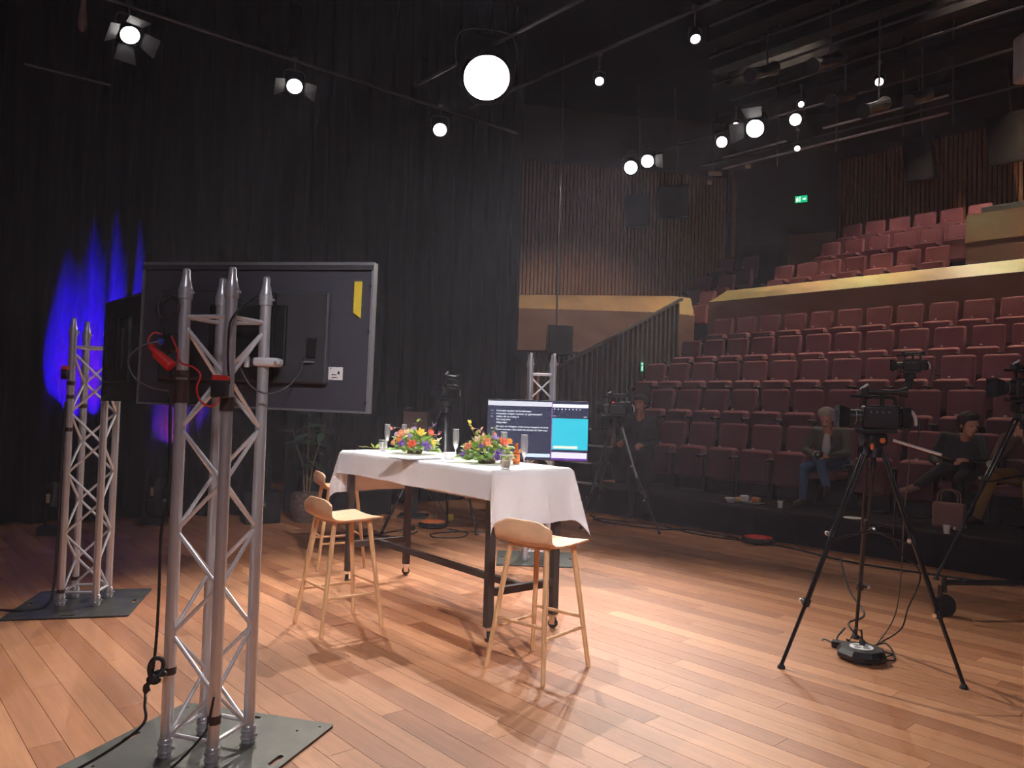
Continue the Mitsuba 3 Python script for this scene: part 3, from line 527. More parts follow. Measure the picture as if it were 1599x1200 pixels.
# ------------------------------------------------------------------ on the table
ZT = TZ+.0055
def tp(px, v):                 # the point of the table top seen at column px, v metres across (towards the back)
    ca, sa = math.cos(math.radians(TANG)), math.sin(math.radians(TANG)); lo, hi = -1.4, 1.4
    q = lambda u: np.array([TC[0]+ca*u-sa*v, TC[1]+sa*u+ca*v, ZT])
    def px_(u): p = q(u)-O; return 799.5+FPX*(p@_r)/(p@_f)
    for _ in range(40):
        m_ = (lo+hi)/2; lo, hi = (m_, hi) if px_(m_) < px else (lo, m_)
    return q(lo)
leaf_v = []
def leaf_mesh(L, w, curl=.25, fold=.15, n=5):
    V = []
    for i in range(n+1):
        u = i/n; ww = w*math.sin(math.pi*min(1, u*.93+.05))**.8*(1-.15*u); z = -curl*L*u*u
        for s in (-1, 0, 1): V.append((s*ww, u*L, z+abs(s)*fold*ww))
    F = [[i*3+s, i*3+s+1, i*3+s+4, i*3+s+3] for i in range(n) for s in (0, 1)]
    return np.array(V), np.array(F)
def orient(m, d, roll=0., c=(0, 0, 0)):        # local +y to d
    d = np.asarray(d, float)/np.linalg.norm(d); a = np.cross(d, [0, 0, 1.]); a = a/(np.linalg.norm(a)+1e-9); b = np.cross(a, d)
    ca, sa = math.cos(roll), math.sin(roll); a, b = ca*a+sa*b, -sa*a+ca*b
    v = np.asarray(m[0]); return v[:, :1]*a+v[:, 1:2]*d+v[:, 2:]*b+np.asarray(c), m[1]
def rose(r, g):
    ms = [ball((0, .35*r, 0), .45*r, 1)]
    for ring, (k_, rr, ti) in enumerate(((3, .42, .2), (5, .68, .45), (6, .95, .9))):
        for i in range(k_):
            a = 2*np.pi*(i+ring*.4)/k_+g.uniform(-.15, .15); pet = leaf_mesh(r*1.05, r*.52, -.35, .35, 4)
            v = pet[0].copy(); d = np.array([math.cos(a)*math.sin(ti), math.cos(ti), math.sin(a)*math.sin(ti)])
            out = np.array([math.cos(a), 0, math.sin(a)]); side = np.cross(d, out); nn = np.cross(side, d)
            ms.append((v[:, :1]*side+v[:, 1:2]*d+v[:, 2:]*(-nn)+out*r*rr*.35, pet[1]))
    return cat(*ms)
def daisy(r, g):
    ms = []
    for i in range(9):
        a = 2*np.pi*i/9; pet = leaf_mesh(r, r*.32, .1, .2, 3); d = np.array([math.cos(a)*.94, .34, math.sin(a)*.94]); up = np.array([0, 1., 0]); side = np.cross(d, up); side /= np.linalg.norm(side); v = pet[0]
        ms.append((v[:, :1]*side+v[:, 1:2]*d+v[:, 2:]*np.cross(side, d), pet[1]))
    return cat(*ms)
def arrangement(label, c, blooms, rx, h, seed, sprays):
    g = np.random.default_rng(seed); k = thing('flower_arrangement', label, 'flowers', 'flower arrangements on the white cloth')
    c = np.array([c[0], c[1], ZT])
    part(k, 'bowl', lathe([(0, 0), (.06, 0), (.07, .025), (.065, .035), (.055, .03), (0, .02)], 20, c), 'm_basket', 30)
    right = np.array([1., 0, 0]); toward = np.array([.0, -1., 0])
    ms, ms2 = [], []
    for i in range(300):
        a = g.uniform(0, 2*np.pi); el = math.asin(g.uniform(0, 1)**1.5); rr = g.uniform(.5, 1.05)
        d = np.array([math.cos(a)*math.cos(el), math.sin(a)*math.cos(el), math.sin(el)+.05]); p = c+np.array([d[0]*rx*.9*rr, d[1]*rx*.65*rr, .02+d[2]*h*.8*rr])
        dd = d+g.normal(0, .45, 3); dd[2] = abs(dd[2]) if p[2]-c[2] < .07 else dd[2]; L = g.uniform(.035, .065); (ms if g.random() < .6 else ms2).append(orient(leaf_mesh(L, L*.3, g.uniform(0, .4)), dd, g.uniform(-1, 1), p))
    labels[part(k, 'foliage', cat(*ms), 'm_leaf')] = {'kind': 'stuff', 'label': 'green foliage'}; labels[part(k, 'pale_foliage', cat(*ms2), 'm_leaf2')] = {'kind': 'stuff', 'label': 'yellow-green foliage'}
    for (dx, dz, r, col) in blooms:      # offsets across the view and up, in metres
        dy = -math.sqrt(max(.0, 1-(dx/rx)**2*.8-(dz/h)**2*.8))*rx*.72; p = c+np.array([dx, dy, dz]); n_ = np.array([dx/rx**2, dy/rx**2*1.3, (dz-.02)/h**2]); n_ /= np.linalg.norm(n_)
        part(k, 'blossom', orient(rose(r*1.15, g), n_, g.uniform(0, 6), p-n_*r*.4), 'm_fl_'+col, label=f'{col} blossom')
        if col in ('purple',): part(k, 'blossom_eye', ball(p+n_*r*.35, r*.22, 1), 'm_hairdark', True)
    for pts, col in sprays:
        P = [c+np.array([x, y, z]) for x, y, z in pts]; s_ = part(k, 'spray', tube(P, [.003, .0018], 5, 5), 'm_stem', True)
        for t_ in (.55, .75, .9, 1.0):
            i_ = int(t_*(len(P)-1)); p = P[i_] if t_ == 1 else P[i_]*(1-(t_*(len(P)-1)-i_))+P[min(i_+1, len(P)-1)]*(t_*(len(P)-1)-i_)
            put(numbered(s_+'__bud'), orient(leaf_mesh(.034, .013, .2), g.normal(0, 1, 3)+[0, -.4, .6], 0, p), 'm_fl_'+col if col != 'leaf2' else 'm_leaf2')
    for i in range(7):
        a = g.uniform(0, 2*np.pi); p = c+np.array([math.cos(a)*rx*.8, math.sin(a)*rx*.6-.03, .025+g.uniform(0, .04)]); L = g.uniform(.07, .10)
        part(k, 'leaf', orient(leaf_mesh(L, L*.27, .25), (math.cos(a), math.sin(a)-.3, g.uniform(-.1, .4)), g.uniform(-.6, .6), p), 'm_leaf')
    for i in range(10):
        a = g.uniform(0, 2*np.pi); p = c+np.array([math.cos(a)*rx*.85, -abs(math.sin(a))*rx*.7, g.uniform(.03, h*.75)]); part(k, 'small_flower', orient(daisy(g.uniform(.012, .02), g), p-c+[0, 0, .03], 0, p), 'm_fl_'+g.choice(['lilac', 'cream', 'lilac', 'yellow']))
c1_ = tp(647, .03)
arrangement('round arrangement of yellow, coral and purple flowers at the left of the table', c1_, [(.055, .175, .042, 'yellow'), (-.10, .165, .040, 'peach'), (-.05, .18, .032, 'cream'), (.135, .175, .036, 'coral'), (-.005, .085, .038, 'coral'), (.10, .07, .042, 'purple'), (-.085, .085, .036, 'purple'), (-.115, .115, .032, 'orange'), (-.03, .145, .022, 'lilac'), (-.165, .09, .026, 'peach'), (.0, .21, .022, 'lilac'), (.16, .10, .026, 'yellow'), (-.15, .16, .024, 'lilac')], .20, .20, 11,
    [([(-.02, 0, .15), (.0, -.02, .22), (.02, -.03, .26), (.03, -.02, .29)], 'leaf2'), ([(-.08, 0, .16), (-.12, -.02, .21), (-.18, -.03, .215), (-.21, -.03, .225)], 'pink'), ([(.10, 0, .12), (.19, -.03, .16), (.23, -.04, .19)], 'pink'), ([(.10, 0, .06), (.19, -.04, .09), (.22, -.05, .13)], 'cream'), ([(.1, 0, .17), (.14, -.02, .22), (.16, -.02, .24)], 'lilac')])
c2_ = tp(760, .0)
arrangement('round arrangement of peach, coral and purple flowers beside the water glass', c2_, [(.0, .15, .040, 'peach'), (.115, .155, .038, 'coral'), (-.13, .12, .036, 'peach'), (-.07, .17, .032, 'cream'), (.075, .065, .040, 'purple'), (-.165, .07, .030, 'purple'), (.16, .16, .030, 'orange'), (.055, .185, .028, 'lilac'), (.175, .05, .030, 'cream'), (-.04, .125, .020, 'purple'), (.05, .21, .02, 'pink')], .20, .19, 12,
    [([(-.04, 0, .14), (-.09, -.03, .20), (-.12, -.04, .26), (-.135, -.04, .29)], 'yellow'), ([(-.06, 0, .15), (-.08, -.04, .2), (-.075, -.05, .24)], 'leaf2'), ([(.03, 0, .15), (.045, -.02, .22), (.05, -.03, .27)], 'leaf2'), ([(.0, 0, .15), (-.01, -.03, .2), (-.04, -.04, .235), (-.075, -.05, .25)], 'pink'), ([(.10, 0, .05), (.19, -.04, .08), (.25, -.05, .085)], 'peach')])
glass_prof = [(0, .003), (.031, .003), (.039, .094), (.0375, .094), (.030, .016), (0, .016)]
tumbler_d = shape_of(lathe([(.0, 0), (.030, 0), (.039, .094)], 24), 'm_glass', 30); tbase_d = shape_of(lathe([(0, .001), (.028, .001), (.030, .012), (.0, .014)], 20), 'm_white', 30)
rim_d = shape_of(cat(lathe([(.0375, .0915), (.0402, .0915), (.0402, .0950), (.0375, .0950), (.0375, .0915)], 24), *[cyl((.0325*math.cos(a), .0325*math.sin(a), .02), (.0375*math.cos(a), .0375*math.sin(a), .075), .0012, n=5) for a in np.arange(14)*.449]), 'm_white', 30)  # opaque white rim stands in for the bright edge of clear glass
def tumbler(label, px, v, fill):
    p = tp(px, v); k = thing('water_glass', label, 'glass', 'tumblers on the table'); M = T().translate(p.tolist())
    part(k, 'wall', tumbler_d, M=M); part(k, 'base', tbase_d, M=M); part(k, 'rim', rim_d, M=M)
    if fill: part(k, 'water', lathe([(0, .014), (.0295, .014), (.0295+.0068*fill, .012+.072*fill), (0, .012+.072*fill)], 20), 'm_waterclear', 30, M=M)
fl_d = shape_of(lathe([(.004, .06), (.012, .075), (.020, .10), (.0255, .14), (.0265, .17), (.0225, .225)], 22), 'm_fluteglass', 30); fs_d = shape_of(lathe([(0, .0), (.033, 0), (.031, .003), (.006, .006), (.0035, .02), (.0035, .058), (.005, .064)], 18), 'm_white', 30)
fr_d = shape_of(lathe([(.0215, .2225), (.0238, .2225), (.0238, .2262), (.0215, .2262), (.0215, .2225)], 22), 'm_white', 30); fw_d = shape_of(lathe([(0, .064), (.008, .068), (.0185, .098), (.0225, .118), (0, .118)], 18), 'm_tan', 30)  # flute rim in white, painted glint along the edge
def flute(label, px, v, fill=True):
    p = tp(px, v); k = thing('champagne_flute', label, 'glass', 'champagne flutes on the table'); M = T().translate(p.tolist())
    part(k, 'bowl', fl_d, M=M); part(k, 'stem', fs_d, M=M); part(k, 'rim', fr_d, M=M)
    if fill: part(k, 'drink', lathe([(0, .064), (.008, .068), (.0185, .098), (.0225, .118), (0, .118)], 18), 'm_cloth', 30, M=M)
tumbler('short water glass at the far left end of the table', 598, -.05, .9)
tumbler('clear water glass at the front edge right of the flowers', 789, -.22, .6)
flute('champagne flute behind the far left water glass', 604, .10); flute('champagne flute behind the left flower arrangement', 630, .26, False)
flute('champagne flute between the two flower arrangements', 711, .10); flute('champagne flute right of the right flower arrangement', 818, .02); flute('champagne flute behind the front water glass', 786, .2, False)
p_ = tp(702, -.03); k = thing('white_bowl', 'small white bowl between the two flower arrangements', 'bowl'); part(k, 'bowl', lathe([(0, 0), (.045, 0), (.052, .05), (.048, .05), (.042, .008), (0, .008)], 22, p_), 'm_white', 30)
p_ = tp(806, .16); k = thing('small_bottle', 'small amber bottle behind the right flower arrangement', 'bottle'); part(k, 'glass', lathe([(0, 0), (.026, 0), (.026, .085), (.012, .11), (.012, .135), (0, .135)], 18, p_), 'm_amber', 30); part(k, 'cap', lathe([(.0145, .128), (.0145, .15), (0, .15)], 14, p_), 'm_amber', 30); part(k, 'paper_label', lathe([(.0266, .02), (.0266, .07)], 18, p_), 'm_orange', 30)
tdir = TANG
def sheet(name, label, px, py, w, d, rot, m, h=.002, z=0.): return single(name, label, 'paper' if m == 'm_paper' else 'clipboard', rbox(-w/2, w/2, -d/2, d/2, 0, h, .001), m, M=T().translate((tp(px, py)+[0, 0, z+.0015]).tolist()).rotate([0, 0, 1], rot))
sheet('clipboard', 'thin dark clipboard under the white papers at the table edge', 648, -.30, .24, .32, TANG+6, 'm_tvedge', .006)
sheet('paper_sheet', 'white papers lying on the clipboard in front of the flowers', 655, -.25, .21, .297, TANG+10, 'm_paper', .003, .0065)
sheet('note_card', 'white note card with a small flower between the arrangements', 700, -.22, .15, .105, TANG+3, 'm_paper', .002)
p_ = tp(713, -.20); single('loose_blossom', 'small pale yellow blossom lying on the note card', 'flower', mv(rotx(daisy(.016, rng), 90), p_+[0, 0, .008]), 'm_fl_yellow')
sp = thing('leaf_sprig', 'leafy green sprig at the far left end of the table', 'sprig'); a_ = tp(594, .0)
part(sp, 'stem', tube([a_+[.0, 0, .01], a_+[-.06, 0, .012], a_+[-.12, .0, .02], a_+[-.16, 0, .015]], .003, 5), 'm_stem', True)
for dx, dz, dd in ((-.03, .01, (.2, -.4, .8)), (-.06, .012, (-.3, -.3, .9)), (-.11, .02, (-.6, -.5, .2)), (-.15, .015, (-.9, -.2, .3)), (-.045, .01, (.5, -.2, .9))): part(sp, 'leaf', orient(leaf_mesh(.055, .02, .2), dd, 0, a_+[dx, 0, dz]), 'm_leaf2')
# ------------------------------------------------------------------ cameras and tripods
def tripod(label, feet, apex, m='m_blackgloss', r=.016, mid=True, name='camera_tripod', dolly=False):
    k = thing(name, label, 'tripod', 'camera tripods'); apex = np.array(apex, float)
    for i, f in enumerate(feet):
        f = np.array([f[0], f[1], f[2] if len(f) > 2 else 0.], float); d = (f-apex); hd = d*[1, 1, 0]; hd /= np.linalg.norm(hd); top = apex+hd*.07-[0, 0, .03]
        side = np.cross(d/np.linalg.norm(d), [0, 0, 1.]); side /= np.linalg.norm(side)
        l = part(k, 'leg', cat(cyl(top+side*.022, top+(f-top)*.40+side*.016, r*.62, n=10), cyl(top-side*.022, top+(f-top)*.40-side*.016, r*.62, n=10), cyl(top+(f-top)*.34, top+(f-top)*.72, r*.95, n=12), cyl(top+(f-top)*.66, f+[0, 0, .02], r*.72, n=12)), m, 30)
        for u in (.385, .70):
            c = top+(f-top)*u; put(numbered(l+'__clamp'), cat(cyl(c-(f-top)*.016, c+(f-top)*.016, r*1.45, n=12), cyl(c, c+side*.055, .010, n=10)), 'm_black', 30)
            put(numbered(l+'__clamp_knob'), cyl(c+side*.045, c+side*.062, .013, n=10), 'm_chrome', 30)
        put(numbered(l+'__foot'), lathe([(0, 0), (.024, 0), (.022, .012), (.010, .03), (0, .03)], 14, f), 'm_black', 30)
    if mid:
        for f in feet:
            f = np.array([f[0], f[1], f[2] if len(f) > 2 else 0.], float); c0 = apex*[1, 1, 0]+[0, 0, apex[2]*.62+f[2]*.38]; part(k, 'spreader_arm', cyl(c0, apex+(f-apex)*.42, .007), m, 30)
    part(k, 'bowl', cat(cyl(apex-[0, 0, .05], apex+[0, 0, .01], .065, .055, 18), cyl(apex-[0, 0, .12], apex-[0, 0, .05], .02, n=12)), 'm_black', 30)
    part(k, 'fluid_head', cat(rbox(apex[0]-.05, apex[0]+.05, apex[1]-.06, apex[1]+.06, apex[2]+.01, apex[2]+.10, .02), cyl(apex+[-.075, 0, .06], apex+[.075, 0, .06], .042, n=18)), 'm_black', 30)
    return k
def camera(label, pos, aim_deg, scale=1.0, red=False, pan=None):
    # local: lens towards -x; pos is the point on top of the head
    k = thing('video_camera', label, 'video camera', 'broadcast video cameras'); M = T().translate(list(map(float, pos))).rotate([0, 0, 1], aim_deg).scale(scale)
    part(k, 'wedge_plate', rbox(-.13, .15, -.05, .05, 0, .03, .008), 'm_black', M=M)
    part(k, 'body', cat(rbox(-.08, .17, -.06, .06, .03, .20, .02), rbox(.0, .2, -.05, .05, .05, .16, .03)), 'm_black', 30, M=M)
    part(k, 'battery', rbox(.18, .245, -.05, .05, .04, .19, .012), 'm_blackmatte', M=M)
    part(k, 'lens_barrel', cat(cyl((-.08, 0, .115), (-.17, 0, .115), .050, n=24), cyl((-.10, 0, .115), (-.12, 0, .115), .055, n=24), cyl((-.14, 0, .115), (-.155, 0, .115), .054, n=24), rbox(-.17, -.09, .04, .075, .06, .15, .015)), 'm_black', 30, M=M)
    part(k, 'lens_rings', cat(cyl((-.122, 0, .115), (-.126, 0, .115), .0555, n=24), cyl((-.098, 0, .115), (-.10, 0, .115), .0535, n=24)), 'm_tvedge', 30, M=M)
    part(k, 'lens_hood', cat(loft([(-.17, y, z+.115) for y, z in ((-.058, -.058), (.058, -.058), (.058, .058), (-.058, .058))], [(-.25, y, z+.115) for y, z in ((-.09, -.082), (.09, -.082), (.09, .082), (-.09, .082))])), 'm_blackmatte', M=M)
    part(k, 'front_glass', cyl((-.249, 0, .115), (-.2515, 0, .115), .05, n=20), 'm_lensglass', 30, M=M)
    part(k, 'carry_handle', tube([(-.06, 0, .20), (-.055, 0, .25), (-.02, 0, .262), (.10, 0, .262), (.14, 0, .25), (.15, 0, .20)], .013, 8), 'm_black', True, M=M)
    vf = part(k, 'viewfinder', cat(cyl((-.06, -.03, .295), (.16, -.03, .295), .020, n=14), rbox(-.10, -.045, -.06, .02, .262, .325, .012), cyl((.05, -.03, .20), (.05, -.03, .295), .014)), 'm_black', 30, M=M); put(vf+'__eyecup', cyl((.15, -.03, .295), (.215, -.03, .30), .022, .040, 18, False), 'm_black', 30, M=M)
    part(k, 'microphone', cat(cyl((-.17, -.05, .265), (.03, -.05, .258), .011, n=12), cyl((-.03, -.05, .258), (-.03, 0, .258), .007)), 'm_blackmatte', 30, M=M)
    part(k, 'control_arm', tube([(.20, -.02, .17), (.25, -.02, .16), (.275, -.02, .11), (.28, -.02, .06)], .012, 8), 'm_aluw', True, M=M); part(k, 'sight', cyl((-.10, -.045, .315), (-.05, -.045, .352), .008), 'm_aluw', True, M=M)
    part(k, 'cable_loop', tube([(.245, 0, .12), (.30, 0, .10), (.30, -.02, .0), (.27, -.02, -.10)], .006, 6), 'm_black', True, M=M)
    for i in range(4): part(k, 'button', cyl((-.03+.04*i, -.0605, .15), (-.03+.04*i, -.063, .15), .007, n=8), 'm_tvedge', M=M)
    if red:
        l_ = part(k, 'tally_light', ball((-.02, -.062, .19), .011, 1), 'm_red', True, M=M); scene[l_]['emitter'] = glow((3, .1, .15))
    return k
def bar(label, p, q, r=.009): 
    k = thing('pan_bar', label, 'pan bar'); p, q = np.array(p, float), np.array(q, float); part(k, 'rod', cyl(p, q, r, n=10), 'm_aluw', 30); part(k, 'grip', cyl(q+(p-q)*.22, q, r*1.5, n=10), 'm_black', 30); return k
ap = at(1363, 702, 4.87)
tripod('tall black camera tripod at the right front of the stage', [G(1220, 1044), G(1505, 1076), (2.47, 5.40)], ap)
cpos = ap+np.array([0, 0, .105]); camera('broadcast camera on the right front tripod, seen from its side', cpos, -12, .88)
bar('silver pan bar pointing right from the front camera', at(1395, 688, 4.82), at(1494, 718, 4.55))
single('head_lock', 'red lit lock knob on the head of the front tripod', 'knob', cat(ball(ap+[.02, -.085, .06], .018, 2), ball(ap+[-.045, -.085, .02], .014, 2, (.8, 1, 1.6))), 'm_orange', True)
cable('grey cables hanging from the front camera to the floor', [at(1417, 668, 4.85), at(1420, 720, 4.9), at(1412, 800, 5.0), at(1408, 880, 5.1), at(1398, 960, 5.2), (2.50, 5.17, .02), (2.42, 5.08, .015)], .004, 'm_pipe')
cable('black cables bundled under the front camera tripod', [at(1400, 760, 4.9), at(1398, 850, 4.95), at(1437, 895, 5.0), at(1418, 950, 5.05), at(1405, 985, 5.1), (2.5, 5.2, .01), (2.62, 5.28, .01), (2.56, 5.05, .01), (2.44, 4.95, .012)], .005, 'm_black')
cable('dark twisted cable beside the middle leg of the front tripod', [at(1312, 872, 5.9), at(1325, 920, 5.7), at(1350, 960, 5.45), (2.35, 5.25, .14), (2.42, 5.12, .05), (2.5, 5.15, .012), (2.40, 5.22, .012), (2.30, 5.16, .06)], .007, 'm_black')
# cable drum under the tripod
def drum(label, c, r, m_top, socket=True, m_side='m_black', h=.075):
    k = thing('cable_reel', label, 'cable reel'); c = np.array([c[0], c[1], 0]); n = 24
    part(k, 'body', lathe([(0, .004), (r*.86, .004), (r, .022), (r, .045), (r*.84, h), (0, h)], 8 if m_top == 'm_black' else n, c), m_side, 20)
    if m_top != 'm_black': part(k, 'cover', lathe([(r*.90, .046), (r*.84, h+.003), (r*.5, h+.012), (0, h+.012)], n, c), m_top, 30)
    if socket:
        s_ = part(k, 'socket_plate', lathe([(0, h+.001), (r*.46, h+.001), (r*.46, h+.006), (0, h+.006)], n, c), 'm_white', 30, 'round white socket plate')
        for a in range(4): put(numbered(s_+'__socket'), lathe([(0, h+.0065), (.022, h+.0065), (.022, h+.0075), (0, h+.0075)], 14, c+[.038*math.cos(a*1.571+.5), .038*math.sin(a*1.571+.5), 0]), 'm_tvedge', 30)
        part(k, 'plug', cat(cyl(c+[.02, .035, h+.006], c+[.02, .035, h+.035], .018, n=12), cyl(c+[.02, .035, h+.03], c+[.02, .05, h+.10], .006)), 'm_black', 30)
        part(k, 'handle_recess', mv(rbox(-.05, .05, -.012, .004, .03, .05, .004), c+[0, -r*.93, 0]), 'm_blackmatte')
    return k
drum('black cable reel with white socket plate under the front tripod', G(1345, 1030), .155, 'm_black')
k = thing('power_adapter', 'small black power adapter left of the cable reel', 'power adapter'); c_ = G(1310, 1012); part(k, 'body', rotz(rbox(-.045, .045, -.03, .03, .002, .045, .008), -30), 'm_black', M=T().translate(c_.tolist())); part(k, 'plug_pin', tube([c_+[-.04, .01, .03], c_+[-.085, .03, .045], c_+[-.10, .035, .035]], .006, 6), 'm_tvedge', True)
cable('thin cable from the adapter to the cable reel', [c_+np.array([.04, 0, .02]), c_+np.array([.12, .08, .05]), c_+np.array([.17, .14, .09]), c_+np.array([.2, .10, .085])], .004, 'm_black')
cable('black cable curling behind the cable reel', [(2.40, 4.88, .02), (2.50, 4.92, .008), (2.55, 5.05, .008), (2.46, 5.12, .01), (2.3, 5.15, .03), (2.25, 5.2, .05), (2.35, 5.3, .1)], .006, 'm_black')
rl = drum('orange topped cable reel on the floor behind the table', (-.95, 9.72), .19, 'm_orange', False)
pl_ = thing('yellow_plug', 'yellow plug lying beside the orange cable reel', 'plug'); c_ = G(702, 816); part(pl_, 'head', mv(rotz(rbox(-.05, .05, -.035, .035, .02, .11, .02), 30), c_), 'm_yellow', 30); part(pl_, 'cord', tube([c_+[-.04, 0, .09], c_+[-.1, .05, .16], c_+[-.16, .05, .26]], .008), 'm_pipe', True)
cable('grey cable rising from the orange cable reel', [(-.92, 9.7, .09), (-.90, 9.7, .2), (-.96, 9.6, .36), (-1.0, 9.45, .5), (-.98, 9.3, .7)], .006, 'm_pipe')
for i_, (pts, lab) in enumerate([([(-1.2, 9.55), (-1.5, 9.1), (-1.75, 8.75), (-2.0, 8.6)], 'black cable on the floor left of the orange reel'), ([(-.75, 9.6), (-.5, 9.35), (-.55, 9.0), (-.85, 8.95), (-.9, 9.2), (-.6, 9.4), (-.2, 9.45)], 'black cable coiled before the orange reel'), ([(-1.1, 9.3), (-1.2, 9.0), (-1.45, 8.9), (-1.7, 9.2)], 'black cable under the table at the left')]): cable(lab, [(x, y, .009) for x, y in pts], .008, 'm_black')
k = thing('adapter_box', 'small black adapter box left of the orange reel', 'power adapter'); part(k, 'body', mv(rbox(-.07, .07, -.04, .04, .002, .06, .01), (-1.22, 9.45, 0)), 'm_black'); part(k, 'cord', tube([(-1.16, 9.46, .03), (-1.08, 9.5, .02), (-1.02, 9.58, .04)], .005, 5), 'm_black', True)
drum('dark cable reel with reddish cover on the floor before the seats', (3.04, 9.27), .20, 'm_red', False)
# right edge camera on its dolly
ap = at(1597, 648, 6.3)
tripod('camera tripod on a wheeled dolly at the right edge', [at(1462, 893, 6.02)*[1, 1, 0]+[0, 0, .30], (4.75, 5.7, .30), (4.9, 6.9, .30)], ap)
camera('broadcast camera at the right edge of the picture', ap+np.array([0, 0, .105]), -8, .98)
dl = thing('tripod_dolly', 'black wheeled dolly under the right edge tripod', 'dolly'); hub = np.array([4.36, 6.2, .26])
for e in ((3.50, 6.12, .26), (4.75, 5.7, .26), (4.9, 6.9, .26)):
    e = np.array(e); part(dl, 'arm', cyl(hub, e, .024, n=12), 'm_black', 30); w = part(dl, 'wheel', cyl(e+[-.02, -.05, -.18], e+[.03, .04, -.18], .078, n=20), 'm_blackmatte', 30); put(w+'__fork', cat(mv(box(-.035, -.028, -.03, .03, -.18, -.02), e+[-.01, -.02, 0]), cyl(e-[0, 0, .08], e+[0, 0, .05], .02)), 'm_black')
part(dl, 'hub', cat(mv(rbox(-.09, .09, -.08, .08, -.03, .03, .01), hub), cyl(hub+[-.02, -.02, -.02], hub+[-.14, -.10, -.12], .012), cyl(hub+[.06, -.02, -.02], hub+[.04, -.14, -.16], .012)), 'm_tvcover', 30)
# cameras at the back
ap = (-.82, 9.55, 1.52)
tp3 = tripod('pedestal tripod behind the table between the flowers', [(-.37, 9.24, 0), (-1.50, 9.15, 0), (-.8, 10.1, 0)], ap, r=.02, mid=False); camera('broadcast camera on the pedestal behind the table', (ap[0], ap[1], ap[2]+.105), 62, 1.0)
part(tp3, 'fabric_sleeve', lathe([(.06, 1.46), (.10, 1.38), (.13, 1.2), (.19, .95), (.23, .75)], 18, (-.82, 9.55, 0)), 'm_blackgloss', 30, 'black fabric sleeve')
ap = at(960, 662, 10.3)
tripod('camera tripod in front of the operator at the seats', [(1.93, 9.73, 0), (.95, 9.95, 0), (1.22, 10.80, 0)], ap, m='m_pipe', mid=False); camera('broadcast camera of the standing operator left of the seats', ap+np.array([0, 0, .105]), -20, .95, True)
bar('thin pan bar reaching down from the operator camera', at(972, 668, 10.2), at(1001, 770, 9.9), .012)
q_ = W(*(lambda v: (v@HA, v@HB))(np.array([5.69, 10.9, 0])), 0); ap = np.array([5.70, 10.90, 2.12])
tripod('black camera tripod standing among the theatre seats', [(5.38, 11.05, 1.49), (6.02, 10.72, 1.49), (5.86, 11.2, 1.49)], ap, mid=False); camera('black camera on the tripod among the theatre seats', ap+np.array([0, 0, .105]), -38, .95)
# ------------------------------------------------------------------ lamps, pipes and loudspeakers overhead
POS = {'a': 'stage lamp with four open barn doors at the upper left', 'b': 'stage lamp with a barn door hanging below, second from the left', 'c': 'stage lamp lower left of the biggest bright lamp', 'd': 'biggest and brightest stage lamp above the table',
       'e': 'small stage lamp right of the biggest bright lamp', 'f': 'small single stage lamp nearest the top edge', 'g': 'left one of the two close stage lamps above the side gallery', 'h': 'right one of the two close stage lamps above the side gallery', 'i': 'left lamp of the cluster on the lighting bridge', 'j': 'small lamp between the two left lamps of the lighting bridge',
       'k': 'largest lamp of the cluster on the lighting bridge', 'l': 'right round lamp of the cluster on the lighting bridge', 'm': 'small lamp above the right lamp of the lighting bridge', 'n': 'small lamp sparkling on the lower rail of the lighting bridge', 'o': 'small lamp at the far right, below the upper beams'}
DOORS = {'a': (0, 1, 2, 3), 'b': (1, 3), 'h': (3,), 'k': (0, 1)}
